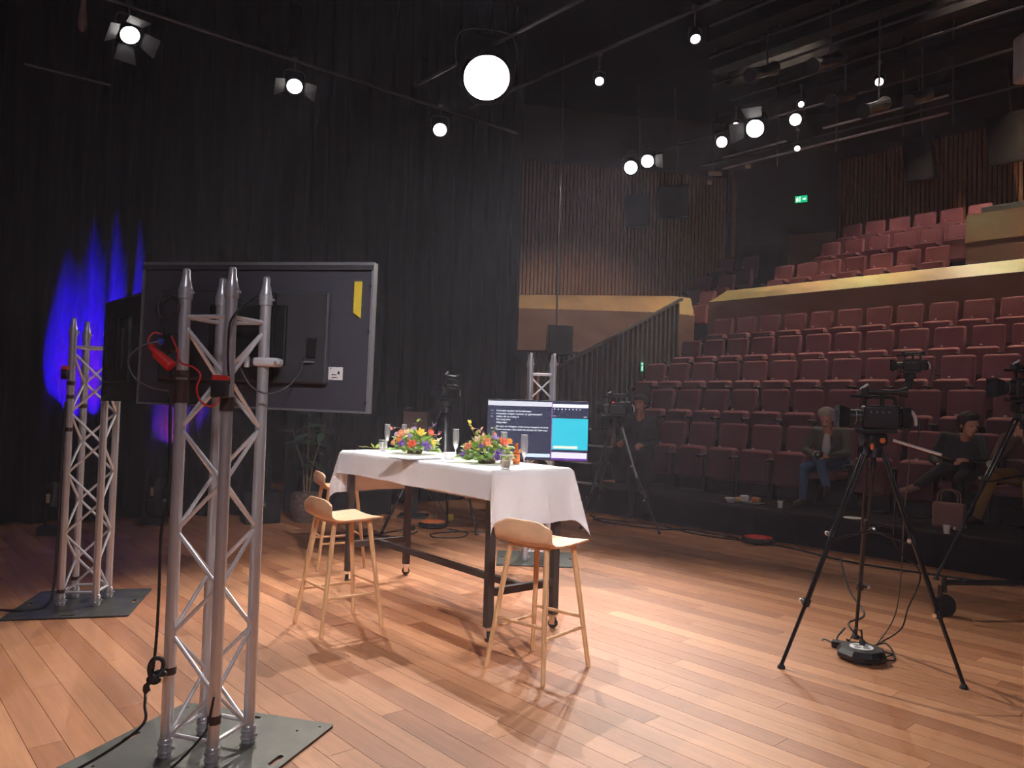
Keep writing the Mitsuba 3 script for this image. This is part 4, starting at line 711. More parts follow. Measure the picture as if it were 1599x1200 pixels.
for n_, p_, r_, aim_, I_, c_, tint_ in LAMPS:
    k = thing('stage_lamp', POS[n_], 'stage lamp', 'lit stage lamps'); d_, a_, b_ = frame(np.array(aim_)-p_); p_ = np.asarray(p_)
    part(k, 'housing', cat(cyl(p_-d_*.03, p_-d_*.012, r_*1.12, r_*1.22, 20, False), cyl(p_-d_*(.05+r_*1.6), p_+d_*.01, r_*1.22, n=20, caps=False), cyl(p_-d_*(.05+r_*2.2), p_-d_*(.05+r_*1.6), r_*.7, r_*1.22, 20)), 'm_blackmatte', 30)
    t_ = np.arange(28)*2*np.pi/28; ring = p_+np.outer(np.cos(t_), a_)*r_+np.outer(np.sin(t_), b_)*r_; i_ = np.arange(28)
    f_ = np.stack([i_*0+28, i_, (i_+1) % 28], 1); V = np.vstack([ring, [p_+d_*.0]]); n0 = np.cross(V[1]-V[28], V[0]-V[28])
    if n0@d_ > 0: f_ = f_[:, ::-1]
    l_ = part(k, 'lens', (V, f_), 'm_white', label='glowing lens'); scene[l_]['emitter'] = glow(np.array(tint_)*(26 if n_ == 'd' else 15))
    up = np.array([0, 0, 1.]); side = np.cross(d_, up); side /= np.linalg.norm(side); mid = p_-d_*(r_*.8)
    part(k, 'yoke', tube([mid+side*r_*1.3, mid+side*r_*1.35+up*r_*1.1, mid+side*r_*.9+up*r_*1.75, mid-side*r_*.9+up*r_*1.75, mid-side*r_*1.35+up*r_*1.1, mid-side*r_*1.3], .008, 6, 4), 'm_pipe', True)
    part(k, 'clamp', cat(cyl(mid+up*r_*1.7, mid+up*.36, .012, n=8), cyl(mid+up*.33-side*.03, mid+up*.33+side*.03, .034, n=12)), 'm_pipe', 30)
    for w_ in DOORS.get(n_, ()):
        e, fdir = ((up-d_*(up@d_)), side)[w_ % 2]*(1 if w_ < 2 else -1), (side, up-d_*(up@d_))[w_ % 2]
        e = e/np.linalg.norm(e); fdir = fdir/np.linalg.norm(fdir); q0 = p_+e*r_*1.2; out = (e*.75+d_*.65); w0, w1, L = r_*.85, r_*1.15, r_*1.9
        lo_ = [q0-fdir*w0, q0+fdir*w0, q0+fdir*w1+out*L, q0-fdir*w1+out*L]; part(k, 'barn_door', loft(lo_, [x+np.cross(fdir, out)*.004 for x in lo_]), 'm_tvcover')
def plane_s(px, py, s):
    d = survey(px, py); return O+d*((s-O@HA)/(d@HA))
def plane_t(px, py, t):
    d = survey(px, py); return O+d*((t-O@HB)/(d@HB))
def pipe(label, p, q, r=.024): return single('lighting_pipe', label, 'pipe', cyl(p, q, r, n=12), 'm_pipe', 30, 'lighting pipes overhead')
z_ = 6.06
pipe('long pipe holding the left row of stage lamps', W(-9.55, .95, z_), W(-9.25, 8.2, z_))
pipe('pipe across the stage holding the biggest bright lamp', W(-9.0, 6.0, 6.1), W(1.0, 6.0, 6.1)); pipe('pipe across the stage holding the two small lamps', W(-9.0, 7.0, 6.06), W(2.0, 7.0, 6.06))
p0_, p1_ = plane_t(1128, 264, 13.9), plane_t(1481, 176, 13.9); br = thing('lighting_bridge', 'lighting bridge with pale rails hanging in front of the seats', 'lighting bridge', None)
part(br, 'rail', cyl(p0_, p1_, .022, n=10), 'm_alu', 30); part(br, 'rail', cyl(p0_+[0, 0, .24], p0_+(p1_-p0_)*.33+[0, 0, .24], .02, n=10), 'm_alu', 30); part(br, 'rail', cyl(p0_+(p1_-p0_)*.5+[0, 0, .30], p1_+[0, 0, .30], .02, n=10), 'm_alu', 30)
part(br, 'rail', cyl(W(-9.2, 13.35, 6.72), W(-1.2, 13.35, 6.72), .022, n=10), 'm_pipe', 30); part(br, 'rail', cyl(W(-11.4, 13.4, 7.34), W(-1.2, 13.4, 7.34), .024, n=10), 'm_pipe', 30)
part(br, 'walkway', box(-9.0, 6.5, 13.55, 14.4, 7.75, 7.85), 'm_ceiling', M=HALL)
for s_ in (-9.3, -7.8, -6.6, -5.4, -4.6, -3.2): part(br, 'hanger', cyl(W(s_, 13.9, 6.55), W(s_, 13.9, 9.5), .018, n=8), 'm_pipe', 30)
for px, py, w_, lab in ((1117, 271, .14, 'bracket'), (1168, 260, .05, 'bracket'), (1108, 285, .05, 'bracket')): part(br, lab, mv(rbox(-w_, w_, -.03, .03, -.04, .04, .01), plane_t(px, py, 13.9)), 'm_tan', 30)
for j_, (px, py, t) in enumerate([(1198, 110, 10.8), (1372, 165, 12.2), (1296, 95, 10.75), (1440, 150, 13.3), (1320, 150, 12.95)]):
    q_ = plane_t(px, py, t); k = thing('unlit_lamp', ['unlit profile lamp with silver edges at the upper middle', 'unlit profile lamp below the far right small lamp', 'unlit lamp hanging from the upper dark beam', 'unlit lamp above the right end of the bridge rails', 'unlit lamp left of the far right small lamp'][j_], 'stage lamp', None); dd = np.array([-.75, -.5, -.42]); dd /= np.linalg.norm(dd)
    part(k, 'barrel', cat(cyl(q_, q_+dd*.45, .085, .10, 14), cyl(q_-dd*.2, q_, .11, .085, 14)), 'm_black', 30); part(k, 'front_ring', cyl(q_+dd*.44, q_+dd*.46, .115, n=16), 'm_pipe', 30); part(k, 'yoke', cyl(q_+[0, 0, .05], q_*[1, 1, 0]+[0, 0, 9.495], .014, n=8), 'm_pipe', 30)
for j_, (t, z, s0) in enumerate([(9.0, 7.3, -6.2), (10.2, 7.5, -7.0), (11.2, 7.55, -7.6), (12.4, 7.75, -8.0)]):
    k = thing('ceiling_beam', f'dark beam across the hall ceiling, {ORD[j_]} from the stage', 'beam', 'dark beams below the ceiling'); part(k, 'beam', box(s0, 6.8, t, t+.28, z, z+.30), 'm_blackmatte', M=HALL); part(k, 'lower_pipe', cyl(W(s0, t+.1, z-.22), W(6.5, t+.1, z-.22), .022, n=8), 'm_pipe', 30)
for j_, (px, py, Y) in enumerate([(28, 80, 8.9), (242, 138, 10.0), (381, 175, 10.6)]):
    q_ = at(px, py, Y); k = thing('socket_box', f'small black socket box with four bright studs, {ORD[j_]} from the left', 'socket box', 'socket boxes at the curtain top'); part(k, 'box', rbox(-.06, .06, -.03, .03, -.08, .08, .008), 'm_black', M=T().translate(q_.tolist()))
    for x in (-.028, .028):
        for z in (-.035, .035): part(k, 'stud', ball(q_+[x, -.033, z], .009, 1), 'm_chrome', True)
    part(k, 'suspension', cyl(q_+[0, 0, .07], q_*[1, 1, 0]+[0, 0, 9.5], .006, n=6), 'm_black')
k_ = single('hanging_rope', 'brown rope hanging beside the upper left pipe', 'cloth', lathe([(.0, 0), (.03, .03), (.05, .10), (.03, .30), (.022, .9), (.02, 1.6)], 12, at(128, 44, 8.3)-[0, 0, .05]), 'm_lectern', 30)  # brown rope, thicker at its lower end
single('pipe_below', 'thin dark pipe below the left lamp pipe', 'pipe', cyl(at(38, 100, 8.6), at(172, 133, 9.3), .015, n=8), 'm_pipe', 30)
def speaker(label, c, w, d, h, rot, taper=.7, tilt=0):
    k = thing('loudspeaker', label, 'loudspeaker', 'black loudspeakers on the walls'); M = T().translate(list(map(float, c))).rotate([0, 0, 1], rot).rotate([1, 0, 0], tilt)
    part(k, 'cabinet', loft([(-w/2, -d/2, -h/2), (w/2, -d/2, -h/2), (w/2*taper, d/2, -h/2), (-w/2*taper, d/2, -h/2)], [(-w/2, -d/2, h/2), (w/2, -d/2, h/2), (w/2*taper, d/2, h/2), (-w/2*taper, d/2, h/2)]), 'm_black', M=M); part(k, 'grille', rbox(-w/2+.02, w/2-.02, -d/2-.015, -d/2+.002, -h/2+.02, h/2-.02, .006), 'm_blackmatte', M=M)
    part(k, 'hanging_bracket', cyl((0, d*.3, h/2-.05), (0, d*.3, max(h/2+.3, 9.495-float(c[2]))), .02, n=8), 'm_pipe', M=M)
speaker('black loudspeaker hanging in front of the side gallery panel', at(871, 532, 16.45), .55, .4, .62, 15)
speaker('black loudspeaker on the slatted wall above the side gallery', at(998, 330, 18.6), .62, .5, .75, -20, tilt=10); speaker('black loudspeaker right of the other one above the gallery', at(1055, 316, 18.6), .75, .5, .75, -25, tilt=10)
speaker('black loudspeaker hanging before the rear slatted wall', plane_t(1440, 248, 18.2), .6, .5, .95, ANG, tilt=14); speaker('black loudspeaker at the upper right before the slatted wall', plane_t(1578, 216, 18.2), .75, .5, 1.0, ANG, tilt=14)
k = thing('pale_cabinet', 'pale grey cabinet at the top right edge', 'cabinet'); q_ = at(1612, 92, 9.5); part(k, 'body', mv(rbox(-.16, .16, -.15, .15, -.28, .32, .03), q_), 'm_aluw', 30); part(k, 'bracket', cyl(q_+[0, 0, .3], q_*[1, 1, 0]+[0, 0, 9.5], .02), 'm_pipe', 30)
# control booth beside the upper seats
q_ = plane_t(1509, 372, 16.05); sb = float(q_@HA); zb = float(plane_t(1512, 336, 16.05)[2])
k = thing('control_booth', 'dark wooden booth at the right end of the upper seats', 'booth'); part(k, 'front_panel', box(sb, 6.8, 16.02, 16.12, 4.0, zb-.55), 'm_lectern', M=HALL); part(k, 'top_panel', loft([W(sb, 15.97, zb-.55), W(6.8, 15.97, zb-.55), W(6.8, 16.2, zb-.55), W(sb, 16.2, zb-.55)], [W(sb, 16.05, zb), W(6.8, 16.05, zb), W(6.8, 16.2, zb), W(sb, 16.2, zb)]), 'm_panel'); part(k, 'side_panel', box(sb, sb+.06, 16.1, 18.6, 4.0, zb-.02), 'm_lectern', M=HALL)
mx = plane_t(1585, 322, 16.4); part(k, 'mixing_desk', rotz(rbox(-.5, .9, -.25, .25, -.1, .06, .02), ANG), 'm_pipe', M=T().translate([float(mx[0]), float(mx[1]), zb+.08]))
# exit signs
ew = at(1251, 311, 19.55); exs = thing('exit_sign', 'green glowing exit sign high on the dark wall', 'exit sign'); em = T().translate(ew.tolist()).rotate([0, 0, 1], -28)
part(exs, 'case', rbox(-.16, .16, .012, .07, -.10, .10, .01), 'm_black', M=em)
def quad(x0, x1, z0, z1, y): return np.array([[x0, y, z0], [x1, y, z0], [x1, y, z1], [x0, y, z1]]), np.array([[0, 1, 2, 3]])
l_ = part(exs, 'green_face', quad(-.15, .15, -.09, .09, .010), 'm_black', M=em); scene[l_]['emitter'] = glow((.0, .55, .22))
man_ = cat(quad(-.10, -.075, .035, .06, .006), quad(-.115, -.07, -.015, .03, .006), quad(-.125, -.10, -.065, -.015, .006), quad(-.085, -.06, -.05, -.015, .006), quad(-.13, -.115, -.0, .02, .006), quad(-.04, -.02, -.07, .07, .006), quad(.03, .08, -.012, .012, .006), (np.array([[.08, .006, -.04], [.125, .006, 0], [.08, .006, .04]]), np.array([[0, 1, 2]])))
l_ = part(exs, 'pictogram', man_, 'm_black', M=em, label='white running figure, door and arrow'); scene[l_]['emitter'] = glow((1.2, 1.6, 1.3))
ew = plane_s(1003, 573, -9.95); exs = thing('exit_sign', 'narrow green exit light beside the stair', 'exit sign'); em = T().translate(ew.tolist()).rotate([0, 0, 1], 20)
part(exs, 'case', rbox(-.05, .05, .012, .05, -.11, .11, .008), 'm_black', M=em); l_ = part(exs, 'green_face', quad(-.035, .035, -.10, .10, .010), 'm_black', M=em); scene[l_]['emitter'] = glow((0., .25, .12)); l_ = part(exs, 'pictogram', cat(quad(-.015, .015, -.085, .02, .006), quad(-.02, .02, .045, .08, .006)), 'm_black', M=em); scene[l_]['emitter'] = glow((.7, 1.1, .85))
part(exs, 'post', box(-.015, .015, .02, .04, -1.2, -.1), 'm_black', M=em)
# ------------------------------------------------------------------ along the curtain
def uplight(label, x, y, aim):
    k = thing('floor_uplight', label, 'uplight', 'blue uplights at the curtain'); c = np.array([x, y, 0]); d, a, b = frame(np.array(aim, float))
    p = c+[0, 0, .30]; part(k, 'can', cat(cyl(p, p+d*.20, .085, n=20), cyl(p+d*.20, p+d*.27, .088, .095, 20, False)), 'm_black', 30); part(k, 'yoke', tube([p+[.10, 0, .06], p+[.10, 0, -.10], c+[.06, 0, .10], c+[-.06, 0, .10], p+[-.10, 0, -.10], p+[-.10, 0, .06]], .010, 6, 4), 'm_blackmatte', True)
    part(k, 'base', mv(rbox(-.13, .13, -.09, .09, 0, .10, .02), c), 'm_blackmatte'); part(k, 'lock_knob', cyl(p+[.10, -.0, .0], p+[.135, 0, 0], .018, n=10), 'm_chrome'); part(k, 'label_plate', mv(box(-.02, .02, -.004, .0, .0, .10), p+[0.0, -.088, .06]), 'm_tan')
    q = p+d*.205; t_ = np.arange(20)*2*np.pi/20; V = np.vstack([q+np.outer(np.cos(t_), a)*.07+np.outer(np.sin(t_), b)*.07, [q]]); i_ = np.arange(20); f_ = np.stack([i_*0+20, i_, (i_+1) % 20], 1)
    if np.cross(V[1]-V[20], V[0]-V[20])@d > 0: f_ = f_[:, ::-1]
    l_ = part(k, 'lens', (V, f_), 'm_black'); scene[l_]['emitter'] = glow((.3, .12, 4.))
    return p+d*.29
UP1 = uplight('black floor lamp with blue light between the truss towers', -4.30, 9.30, (.02, .22, 1)); UP2 = uplight('black floor lamp throwing blue light up behind the far left truss', -5.02, 8.42, (-.02, .24, 1))
spot('blue_0', UP2, UP2+np.array([-.20, .80, 1.25]), 5200, 17, 3, (.026, .001, 1.0), 1.0); spot('blue_1', UP1, UP1+np.array([-.06, .60, .80]), 1500, 20, 6, (.045, .004, 1.0), .4); spot('blue_2', UP1, UP1+np.array([-.26, .66, 2.3]), 2600, 6, 2, (.045, .002, 1.), .3)

g_ = np.random.default_rng(5); pl = thing('potted_rubber_plant', 'dark leafy rubber plant in a woven basket before the curtain', 'plant'); pc_ = np.array([-2.62, 9.90, 0])
part(pl, 'basket', lathe([(0, .0), (.15, 0), (.19, .10), (.205, .22), (.19, .36), (.175, .37), (.17, .33), (0, .33)], 26, pc_), 'm_basket', 30, 'woven basket')
for (dx, dy, h) in ((0, 0, 1.42), (-.10, .04, 1.18), (.10, -.03, 1.28)):
    st_p = smooth_path(np.array([pc_+[dx*.3, dy*.3, .30], pc_+[dx*.7, dy, .7], pc_+[dx*1.6, dy*1.5, h*.8], pc_+[dx*2.2, dy*1.2, h]]), 8); part(pl, 'stem', tube(st_p, [.012, .006], 6, 0), 'm_stem', True)
    for i in range(13):
        u = .22+.78*i/12; p = st_p[min(len(st_p)-1, int(u*(len(st_p)-1)))]; a = i*2.4+g_.uniform(-.4, .4); L = g_.uniform(.20, .29)
        part(pl, 'leaf', orient(leaf_mesh(L, L*.23, g_.uniform(.1, .5), .12, 7), (math.cos(a), math.sin(a), g_.uniform(-.35, .55)), g_.uniform(-.4, .4), p), 'm_leafdark', True)
k = thing('stage_case', 'black equipment case left of the basket plant', 'case'); c_ = np.array([-3.15, 9.72, 0]); part(k, 'body', rotz(rbox(-.22, .22, -.16, .16, 0, .40, .02), 30), 'm_blackmatte', M=T().translate(c_.tolist())); part(k, 'latch', rotz(cat(box(-.03, -.02, -.17, -.16, .22, .26), box(.01, .02, -.17, -.16, .22, .26)), 30), 'm_chrome', M=T().translate(c_.tolist()))
k = thing('stage_case', 'low dark case on the floor behind the left stools', 'case'); c_ = np.array([-2.05, 10.75, 0]); part(k, 'body', rotz(rbox(-.55, .35, -.2, .2, 0, .40, .02), 38), 'm_blackmatte', M=T().translate(c_.tolist())); part(k, 'lid_trim', rotz(box(-.55, .35, -.205, -.2, .34, .35), 38), 'm_pipe', M=T().translate(c_.tolist()))
k = thing('lectern', 'dark brown lectern behind the left flower arrangement', 'lectern'); c_ = at(650, 665, 10.6)*[1, 1, 0]; part(k, 'upper_box', mv(rbox(-.17, .17, -.12, .12, 1.05, 1.46, .01), c_), 'm_lectern'); part(k, 'column', mv(rbox(-.06, .06, -.05, .05, .03, 1.06, .01), c_), 'm_black'); part(k, 'foot', mv(rbox(-.2, .2, -.18, .18, 0, .03, .01), c_), 'm_black'); part(k, 'reading_lamp', tube([c_+[-.14, 0, 1.46], c_+[-.14, -.02, 1.50], c_+[-.06, -.04, 1.51]], .008, 6), 'm_pipe', True)
# ------------------------------------------------------------------ on the ledge before the first row
ZL = .384
def led(px, py): return G(px, py, ZL)
cup_d = shape_of(cat(lathe([(0, .002), (.026, .002), (.036, .085), (.038, .088), (.034, .088), (.026, .01), (0, .01)], 20)), 'm_white', 30)
single('paper_cup', 'white paper cup on the ledge before the first seats', 'cup', cup_d, None, M=T().translate(led(1218, 794).tolist())); single('paper_cup', 'white paper cup near the tote bag at the right', 'cup', cup_d, None, M=T().translate(led(1478, 834).tolist()))
c_ = led(1141, 785); k = thing('paper_bowl', 'white bowl with bread on the ledge before the seats', 'bowl'); part(k, 'bowl', lathe([(0, 0), (.05, 0), (.085, .06), (.08, .06), (.045, .01), (0, .01)], 22, c_), 'm_white', 30); part(k, 'bread', cat(ball(c_+[.09, -.02, .04], .045, 2, (1.2, .8, .8))), 'm_ledge', True)
c_ = led(1172, 787); k = thing('food_tray', 'black tray with sandwiches and napkin on the ledge', 'tray'); part(k, 'tray', rotz(rbox(-.16, .16, -.11, .11, 0, .02, .008), ANG), 'm_black', M=T().translate(c_.tolist())); part(k, 'sandwich', mv(rotz(rbox(-.05, .05, -.03, .03, .02, .075, .012), 20), c_+[.07, .05, 0]), 'm_orange'); part(k, 'sandwich', mv(rotz(rbox(-.04, .04, -.025, .025, .02, .08, .012), 50), c_+[.10, .0, 0]), 'm_ledge'); part(k, 'napkin', mv(rbox(-.05, .05, -.04, .04, .02, .10, .01), c_+[-.06, .07, 0]), 'm_white'); part(k, 'lid', mv(ball((0, 0, 0), .02, 1, (1, 1, .4)), c_+[-.02, -.06, .03]), 'm_white', True)
c_ = led(1332, 811); single('plate', 'flat white plate on the ledge behind the front tripod', 'plate', lathe([(0, 0), (.06, 0), (.11, .012), (.11, .016), (.06, .006), (0, .006)], 26, c_), 'm_white', 30)
c_ = led(1480, 826)+HB*.03; k = thing('tote_bag', 'brown tote bag with handles on the ledge at the right', 'bag'); part(k, 'body', rotz(rbox(-.16, .16, -.06, .06, 0, .28, .03), ANG), 'm_brownbag', M=T().translate(c_.tolist()))
for y in (-.05, .05): part(k, 'handle', rotz(tube([(-.10, y, .26), (-.09, y, .38), (0, y, .42), (.09, y, .38), (.10, y, .26)], .007, 6), ANG), 'm_brownbag', True, M=T().translate(c_.tolist()))
for i_, pts in enumerate([[(-7.3, 8.2), (-6.4, 8.45), (-5.6, 8.3), (-4.6, 8.45), (-3.6, 8.2), (-2.2, 8.4)], [(-7.6, 8.4), (-7.0, 8.05), (-6.2, 8.2), (-6.0, 8.5), (-5.2, 8.5)]]): cable(['long black cable along the foot of the stage front', 'black cable looping on the floor before the operator'][i_], [W(s_, t, .01) for s_, t in pts], .011, 'm_black')

# ------------------------------------------------------------------ people
def blob(bones, res=.022, it=8):
    parts_ = []
    for p, rp, q, rq in bones:
        a = m3.Manifold.sphere(rp, 20).translate(list(map(float, p))); b = m3.Manifold.sphere(rq, 20).translate(list(map(float, q)))
        parts_.append(m3.Manifold.batch_hull([a, b]))
    m = m3.Manifold.batch_boolean(parts_, m3.OpType.Add).refine_to_length(res).to_mesh(); t = trimesh.Trimesh(np.array(m.vert_properties[:, :3]), np.array(m.tri_verts), process=True)
    trimesh.smoothing.filter_taubin(t, iterations=it); return np.array(t.vertices), np.array(t.faces)
def hand_bones(w, d, n, side=1, curl=.5):     # w wrist, d pointing direction, n back-of-hand normal
    w, d, n = (np.asarray(x, float) for x in (w, d, n)); d = d/np.linalg.norm(d); n = n-d*(n@d); n /= np.linalg.norm(n); s = np.cross(d, n)*side; B = []
    for i, L in enumerate((.068, .078, .074, .058)):
        k0 = w+d*.085+s*(.033-.022*i); B.append((w+s*(.012-.008*i), .017, k0, .0115)); k1 = k0+(d*math.cos(curl)-n*math.sin(curl))*L*.55; k2 = k1+(d*math.cos(curl*2.2)-n*math.sin(curl*2.2))*L*.5
        B += [(k0, .0105, k1, .0092), (k1, .0092, k2, .0078)]
    t0 = w+d*.025+s*.03; t1 = t0+(d*.7+s*.6-n*.3)*.04; B += [(w, .018, t0, .014), (t0, .0125, t1, .0105), (t1, .0105, t1+(d*.9-n*.4)*.032, .0088)]
    return B
def head_bones(c, f, up):                     # c centre, f facing direction
    c, f, up = (np.asarray(x, float) for x in (c, f, up)); f = f/np.linalg.norm(f); up = up-f*(up@f); up /= np.linalg.norm(up); s = np.cross(f, up)
    B = [(c+up*.035-f*.015, .083, c+up*.03+f*.02, .076), (c-up*.03+f*.03, .066, c-up*.085+f*.055, .034), (c+up*.02+f*.055, .048, c-up*.05+f*.06, .040)]
    B += [(c+up*.012+f*.098, .010, c-up*.022+f*.118, .0135)]                                # nose
    B += [(c-up*.058+f*.092, .010, c-up*.058+f*.092+s*.012, .009), (c-up*.058+f*.092, .010, c-up*.058+f*.092-s*.012, .009)]   # lips
    for e in (-1, 1): B += [(c+s*e*.078-f*.01+up*.015, .018, c+s*e*.078-f*.012-up*.025, .012), (c+s*e*.034+up*.03+f*.088, .012, c+s*e*.018+up*.031+f*.092, .010)]
    return B, (c, f, s, up)
def face(k, fr):
    c, f, s, up = fr
    for e in (-1, 1): part(k, 'eye', ball(c+s*e*.031+up*.012+f*.090, .0095, 1), 'm_hairdark', True)
    part(k, 'mouth', tube([c-s*.022-up*.057+f*.096, c-up*.059+f*.1025, c+s*.022-up*.057+f*.096], .0035, 5, 4), 'm_maroontop', True)
def hair(k, fr, m, bones, label): c, f, s, up = fr; part(k, 'hair', blob([(c+f*a[0]+s*a[1]+up*a[2], a[3], c+f*b[0]+s*b[1]+up*b[2], b[3]) for a, b in bones], .016, 5), m, True, label)
def grow(bones, g): return [(p, rp+g, q, rq+g) for p, rp, q, rq in bones]
V = lambda *x: np.array(x, float)
def person(label, M_, head, neck, chest, hips, arms, legs, top, trousers, shoe, facing, hands, lean_up=(0, 0, 1)):
    k = thing('person', label, 'person'); X = lambda m: xf(m, M_)
    hb, fr = head_bones(head, facing, lean_up); tor = []
    for e in (-1, 1):
        sh = arms[e][0]; tor += [(chest+V(e*.07, 0, .02), .115, hips+V(e*.06, 0, .04), .115), (sh, .062, chest+V(e*.06, 0, .08), .085), (sh, .062, chest+V(e*.09, 0, -.08), .09)]
    armb = [b for e in (-1, 1) for b in ((arms[e][0], .056, arms[e][1], .044), (arms[e][1], .043, arms[e][2], .029))]
    legb = [b for e in (-1, 1) for b in ((hips+V(e*.09, 0, 0), .098, legs[e][0], .064), (legs[e][0], .060, legs[e][1], .040))]
    hnd = [b for e in (-1, 1) for b in hand_bones(arms[e][2], hands[e][0], hands[e][1], e, hands[e][2])]
    neckb = [(neck-V(0, 0, .05), .062, head-np.asarray(facing, float)*.012-V(0, 0, .05), .054)]
    part(k, 'body', X(blob(hb+neckb+grow(tor, -.012)+grow(armb, -.010)+grow(legb, -.012)+hnd, .015, 6)), 'm_skin', True)
    part(k, 'jacket', X(blob(grow(tor, .008)+grow(armb, .010), .022, 7)), top, True)
    part(k, 'trousers', X(blob(grow(legb, .006)+[(hips+V(-.08, 0, .04), .125, hips+V(.08, 0, .04), .125)], .022, 7)), trousers, True)
    for e in (-1, 1):
        a, d = legs[e][1], np.asarray(legs[e][2], float); d = d/np.linalg.norm(d); part(k, 'shoe', X(blob([(a+V(0, 0, -.01), .045, a+d*.09-V(0, 0, .035), .036), (a+d*.09-V(0, 0, .035), .037, a+d*.17-V(0, 0, .045), .030)], .015, 4)), shoe, True)
    c, f, s_, up = fr; Mx = np.array(M_.matrix, float); R = Mx[:3, :3]; frw = (R@c+Mx[:3, 3], R@f, R@s_, R@up); face(k, frw); return k, frw
def seat_M(i, dy=0): s0, t, z = ROW0[0]; return HALL@T().translate([s0+P_*i, t+dy, z-DZ])
# man with grey hair, sitting in the first row, legs crossed, looking at the thing in his hands
k, fr = person('seated grey-haired man in dark blazer, white shirt and jeans, legs crossed', seat_M(5, .06), V(.10, -.33, 1.15), V(.07, -.20, 1.02), V(.05, -.12, .86), V(.03, .06, .56),
    {-1: (V(-.14, -.14, .98), V(-.22, -.24, .72), V(-.02, -.46, .70)), 1: (V(.25, -.14, .97), V(.34, -.26, .72), V(.22, -.47, .68))},
    {-1: (V(-.14, -.42, .50), V(-.16, -.42, .09), (-.1, -1, 0)), 1: (V(.08, -.50, .66), V(.24, -.58, .30), (.3, -.9, -.25))}, 'm_jacket', 'm_jeans', 'm_shoe', V(.12, -.85, -.42), {-1: (V(.9, -.3, .0), V(0, -.6, .7), .5), 1: (V(-.7, -.6, .0), V(0, -.6, .7), .7)})
hair(k, fr, 'm_hairgrey', [((-.03, -.03, .06, .085), (-.03, .03, .06, .085)), ((-.06, 0, .0, .078), (-.02, 0, .08, .082)), ((.03, -.03, .095, .05), (.03, .03, .095, .05)), ((-.02, -.075, .02, .03), (-.03, -.07, -.01, .02)), ((-.02, .075, .02, .03), (-.03, .07, -.01, .02))], 'short grey hair')
part(k, 'white_shirt', xf(blob([(V(.07, -.235, .96), .035, V(.06, -.24, .78), .055), (V(.06, -.22, .90), .05, V(.06, -.25, .74), .05)], .015, 5), seat_M(5, .06)), 'm_tshirt', True, 'white shirt in the open blazer')
kk = thing('small_camera', 'small black camera in the hands of the seated man', 'camera'); part(kk, 'body', rbox(.08, .17, -.60, -.54, .66, .73, .01), 'm_black', M=seat_M(5, .06)); part(kk, 'lens', cyl((.13, -.60, .69), (.15, -.66, .66), .028, n=14), 'm_black', 30, M=seat_M(5, .06))
# standing operator behind the left camera
OPM = T().translate([1.86, 10.95, 0]).rotate([0, 0, 1], -22)
k, fr = person('standing person in dark clothes behind the camera left of the seats', OPM, V(0, -.04, 1.65), V(0, .01, 1.50), V(0, .02, 1.28), V(0, .04, .96),
    {-1: (V(-.18, .0, 1.42), V(-.26, -.08, 1.16), V(-.20, -.33, 1.12)), 1: (V(.18, .0, 1.42), V(.24, .02, 1.14), V(.10, -.20, 1.08))},
    {-1: (V(-.11, .02, .50), V(-.12, .06, .09), (-.2, -1, 0)), 1: (V(.11, .0, .50), V(.13, .03, .09), (.2, -1, 0))}, 'm_clothblack', 'm_clothblack', 'm_shoe', V(-.10, -1, -.05), {-1: (V(.0, -1, -.1), V(-.6, 0, .8), .9), 1: (V(-.6, -.8, 0), V(.3, -.3, .8), .9)})
hair(k, fr, 'm_hairdark', [((-.03, -.03, .06, .088), (-.03, .03, .06, .088)), ((-.07, 0, -.02, .075), (-.02, 0, .08, .085)), ((.04, -.03, .10, .045), (.04, .03, .095, .045))], 'short dark hair')
# two people in the first row at the right
k, fr = person('seated person in black with crossed legs, near the right edge', seat_M(8, .0)@T().translate([-.07, 0, 0]), V(.17, -.26, 1.13), V(.10, -.12, 1.02), V(.04, -.07, .86), V(-.02, .06, .56),
    {-1: (V(-.14, -.08, .98), V(-.24, -.16, .72), V(-.10, -.40, .68)), 1: (V(.24, -.10, .96), V(.34, -.22, .74), V(.22, -.42, .74))},
    {-1: (V(-.02, -.46, .64), V(-.26, -.60, .42), (-.9, -.4, -.2)), 1: (V(.12, -.42, .50), V(.10, -.40, .09), (0, -1, 0))}, 'm_clothblack', 'm_clothblack', 'm_brownbag', V(.75, -.6, -.25), {-1: (V(.7, -.7, 0), V(0, -.3, .9), .5), 1: (V(-.6, -.7, 0), V(0, -.3, .9), .5)})
hair(k, fr, 'm_hairdark', [((-.03, -.03, .06, .09), (-.03, .03, .06, .09)), ((-.07, 0, -.04, .078), (-.02, 0, .08, .085)), ((.04, -.03, .10, .045), (.04, .03, .095, .045))], 'dark hair')
part(k, 'sock', xf(cyl((-.24, -.545, .495), (-.31, -.59, .435), .045, n=14), seat_M(8)), 'm_mustard', 30, 'yellowish sock')
k, fr = person('seated person in mustard trousers eating from a plate, at the right edge', seat_M(9, .0)@T().translate([.05, 0, 0]), V(.02, -.20, 1.15), V(.02, -.08, 1.03), V(.0, -.03, .87), V(.0, .06, .56),
    {-1: (V(-.19, -.06, .99), V(-.25, -.22, .76), V(.0, -.33, 1.0)), 1: (V(.20, -.06, .98), V(.30, -.16, .74), V(.20, -.46, .74))},
    {-1: (V(-.20, -.46, .60), V(-.34, -.50, .12), (-.6, -.8, 0)), 1: (V(.14, -.46, .52), V(.14, -.44, .09), (.1, -1, 0))}, 'm_maroontop', 'm_mustard', 'm_shoe', V(-.55, -.8, -.15), {-1: (V(.0, .2, 1.), V(-.3, -.9, .2), 1.0), 1: (V(-.8, -.5, 0.05), V(.0, .3, -.95), .3)})
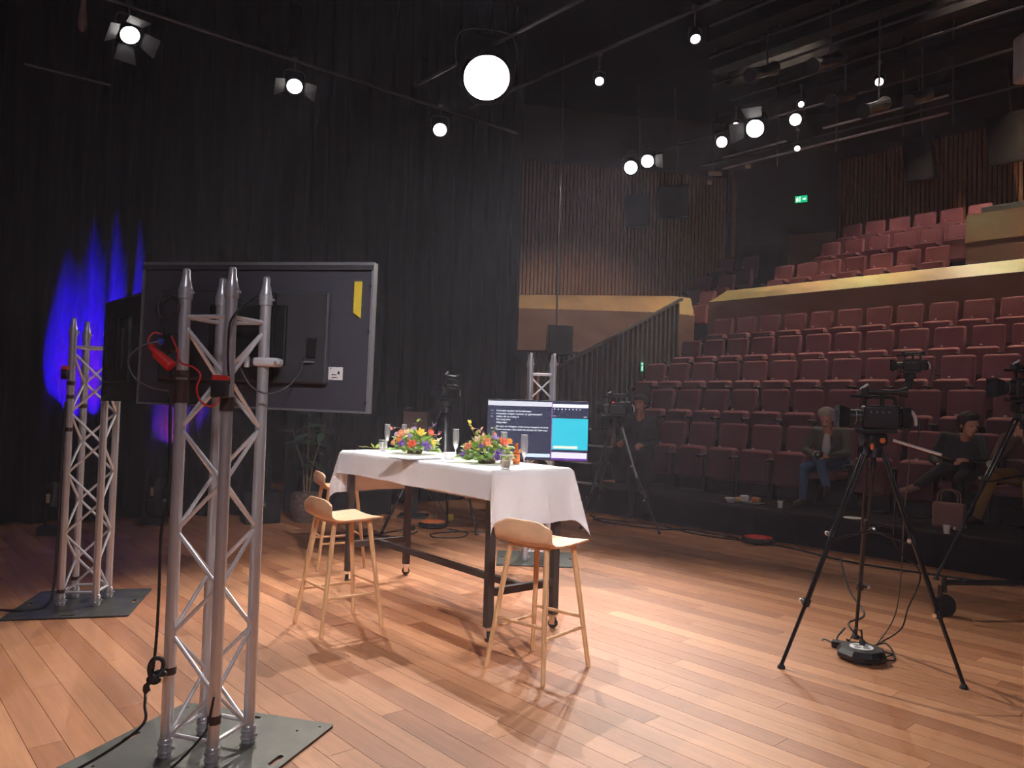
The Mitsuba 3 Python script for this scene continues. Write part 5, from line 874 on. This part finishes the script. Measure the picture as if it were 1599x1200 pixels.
hair(k, fr, 'm_hairdark', [((-.03, -.03, .06, .09), (-.03, .03, .06, .09)), ((-.07, 0, -.10, .07), (-.03, 0, .07, .09)), ((-.05, -.06, -.10, .04), (-.02, -.06, .05, .05)), ((-.05, .06, -.10, .04), (-.02, .06, .05, .05))], 'dark hair')
pM = seat_M(9); single('plate', 'plate held by the person at the right edge', 'plate', lathe([(0, 0), (.06, 0), (.10, .014), (.10, .018), (.06, .005), (0, .005)], 24, (.10, -.56, .765)), 'm_tvedge', 30, M=pM)
single('napkin', 'crumpled white napkin on the mustard knee at the right edge', 'napkin', cat(ball((-.16, -.52, .715), .04, 2, (1, .8, 1.1)), ball((-.13, -.50, .70), .03, 2)), 'm_tshirt', True, M=pM)
# unseen panel lamp behind the camera, lights the table from the front
k = thing('unseen_soft_lamp', 'unseen soft panel lamp behind the viewpoint, lighting the table front', 'stage lamp'); d_, a_, b_ = frame(SOFT_Q-SOFT_P)
c4 = [SOFT_P+a_*x+b_*y for x, y in ((-.6, -.35), (.6, -.35), (.6, .35), (-.6, .35))]; part(k, 'housing', loft([c-d_*.12 for c in c4], [c-d_*.01 for c in c4]), 'm_black'); part(k, 'suspension', cyl(SOFT_P-d_*.1, SOFT_P*[1, 1, 0]+[0, 0, 9.46], .02, n=8), 'm_pipe')
f_ = np.array([[0, 1, 2], [0, 2, 3]]); f_ = f_ if np.cross(c4[1]-c4[0], c4[2]-c4[0])@d_ > 0 else f_[:, ::-1]; l_ = part(k, 'diffuser', (np.array(c4), f_), 'm_white'); scene[l_]['emitter'] = glow(SOFT_L, 1.6)
# ------------------------------------------------------------------ thin stage haze filling the hall
scene['m_clear'] = {'type': 'null'}
scene['haze'] = {'type': 'cube', 'to_world': HALL@T().translate([-4, 8, 4.6]).scale([19, 17, 7]), 'bsdf': {'type': 'ref', 'id': 'm_clear'}, 'interior': {'type': 'ref', 'id': 'stage_haze'}}
labels['haze'] = {'label': 'thin stage haze hanging in the hall', 'category': 'haze', 'kind': 'stuff'}
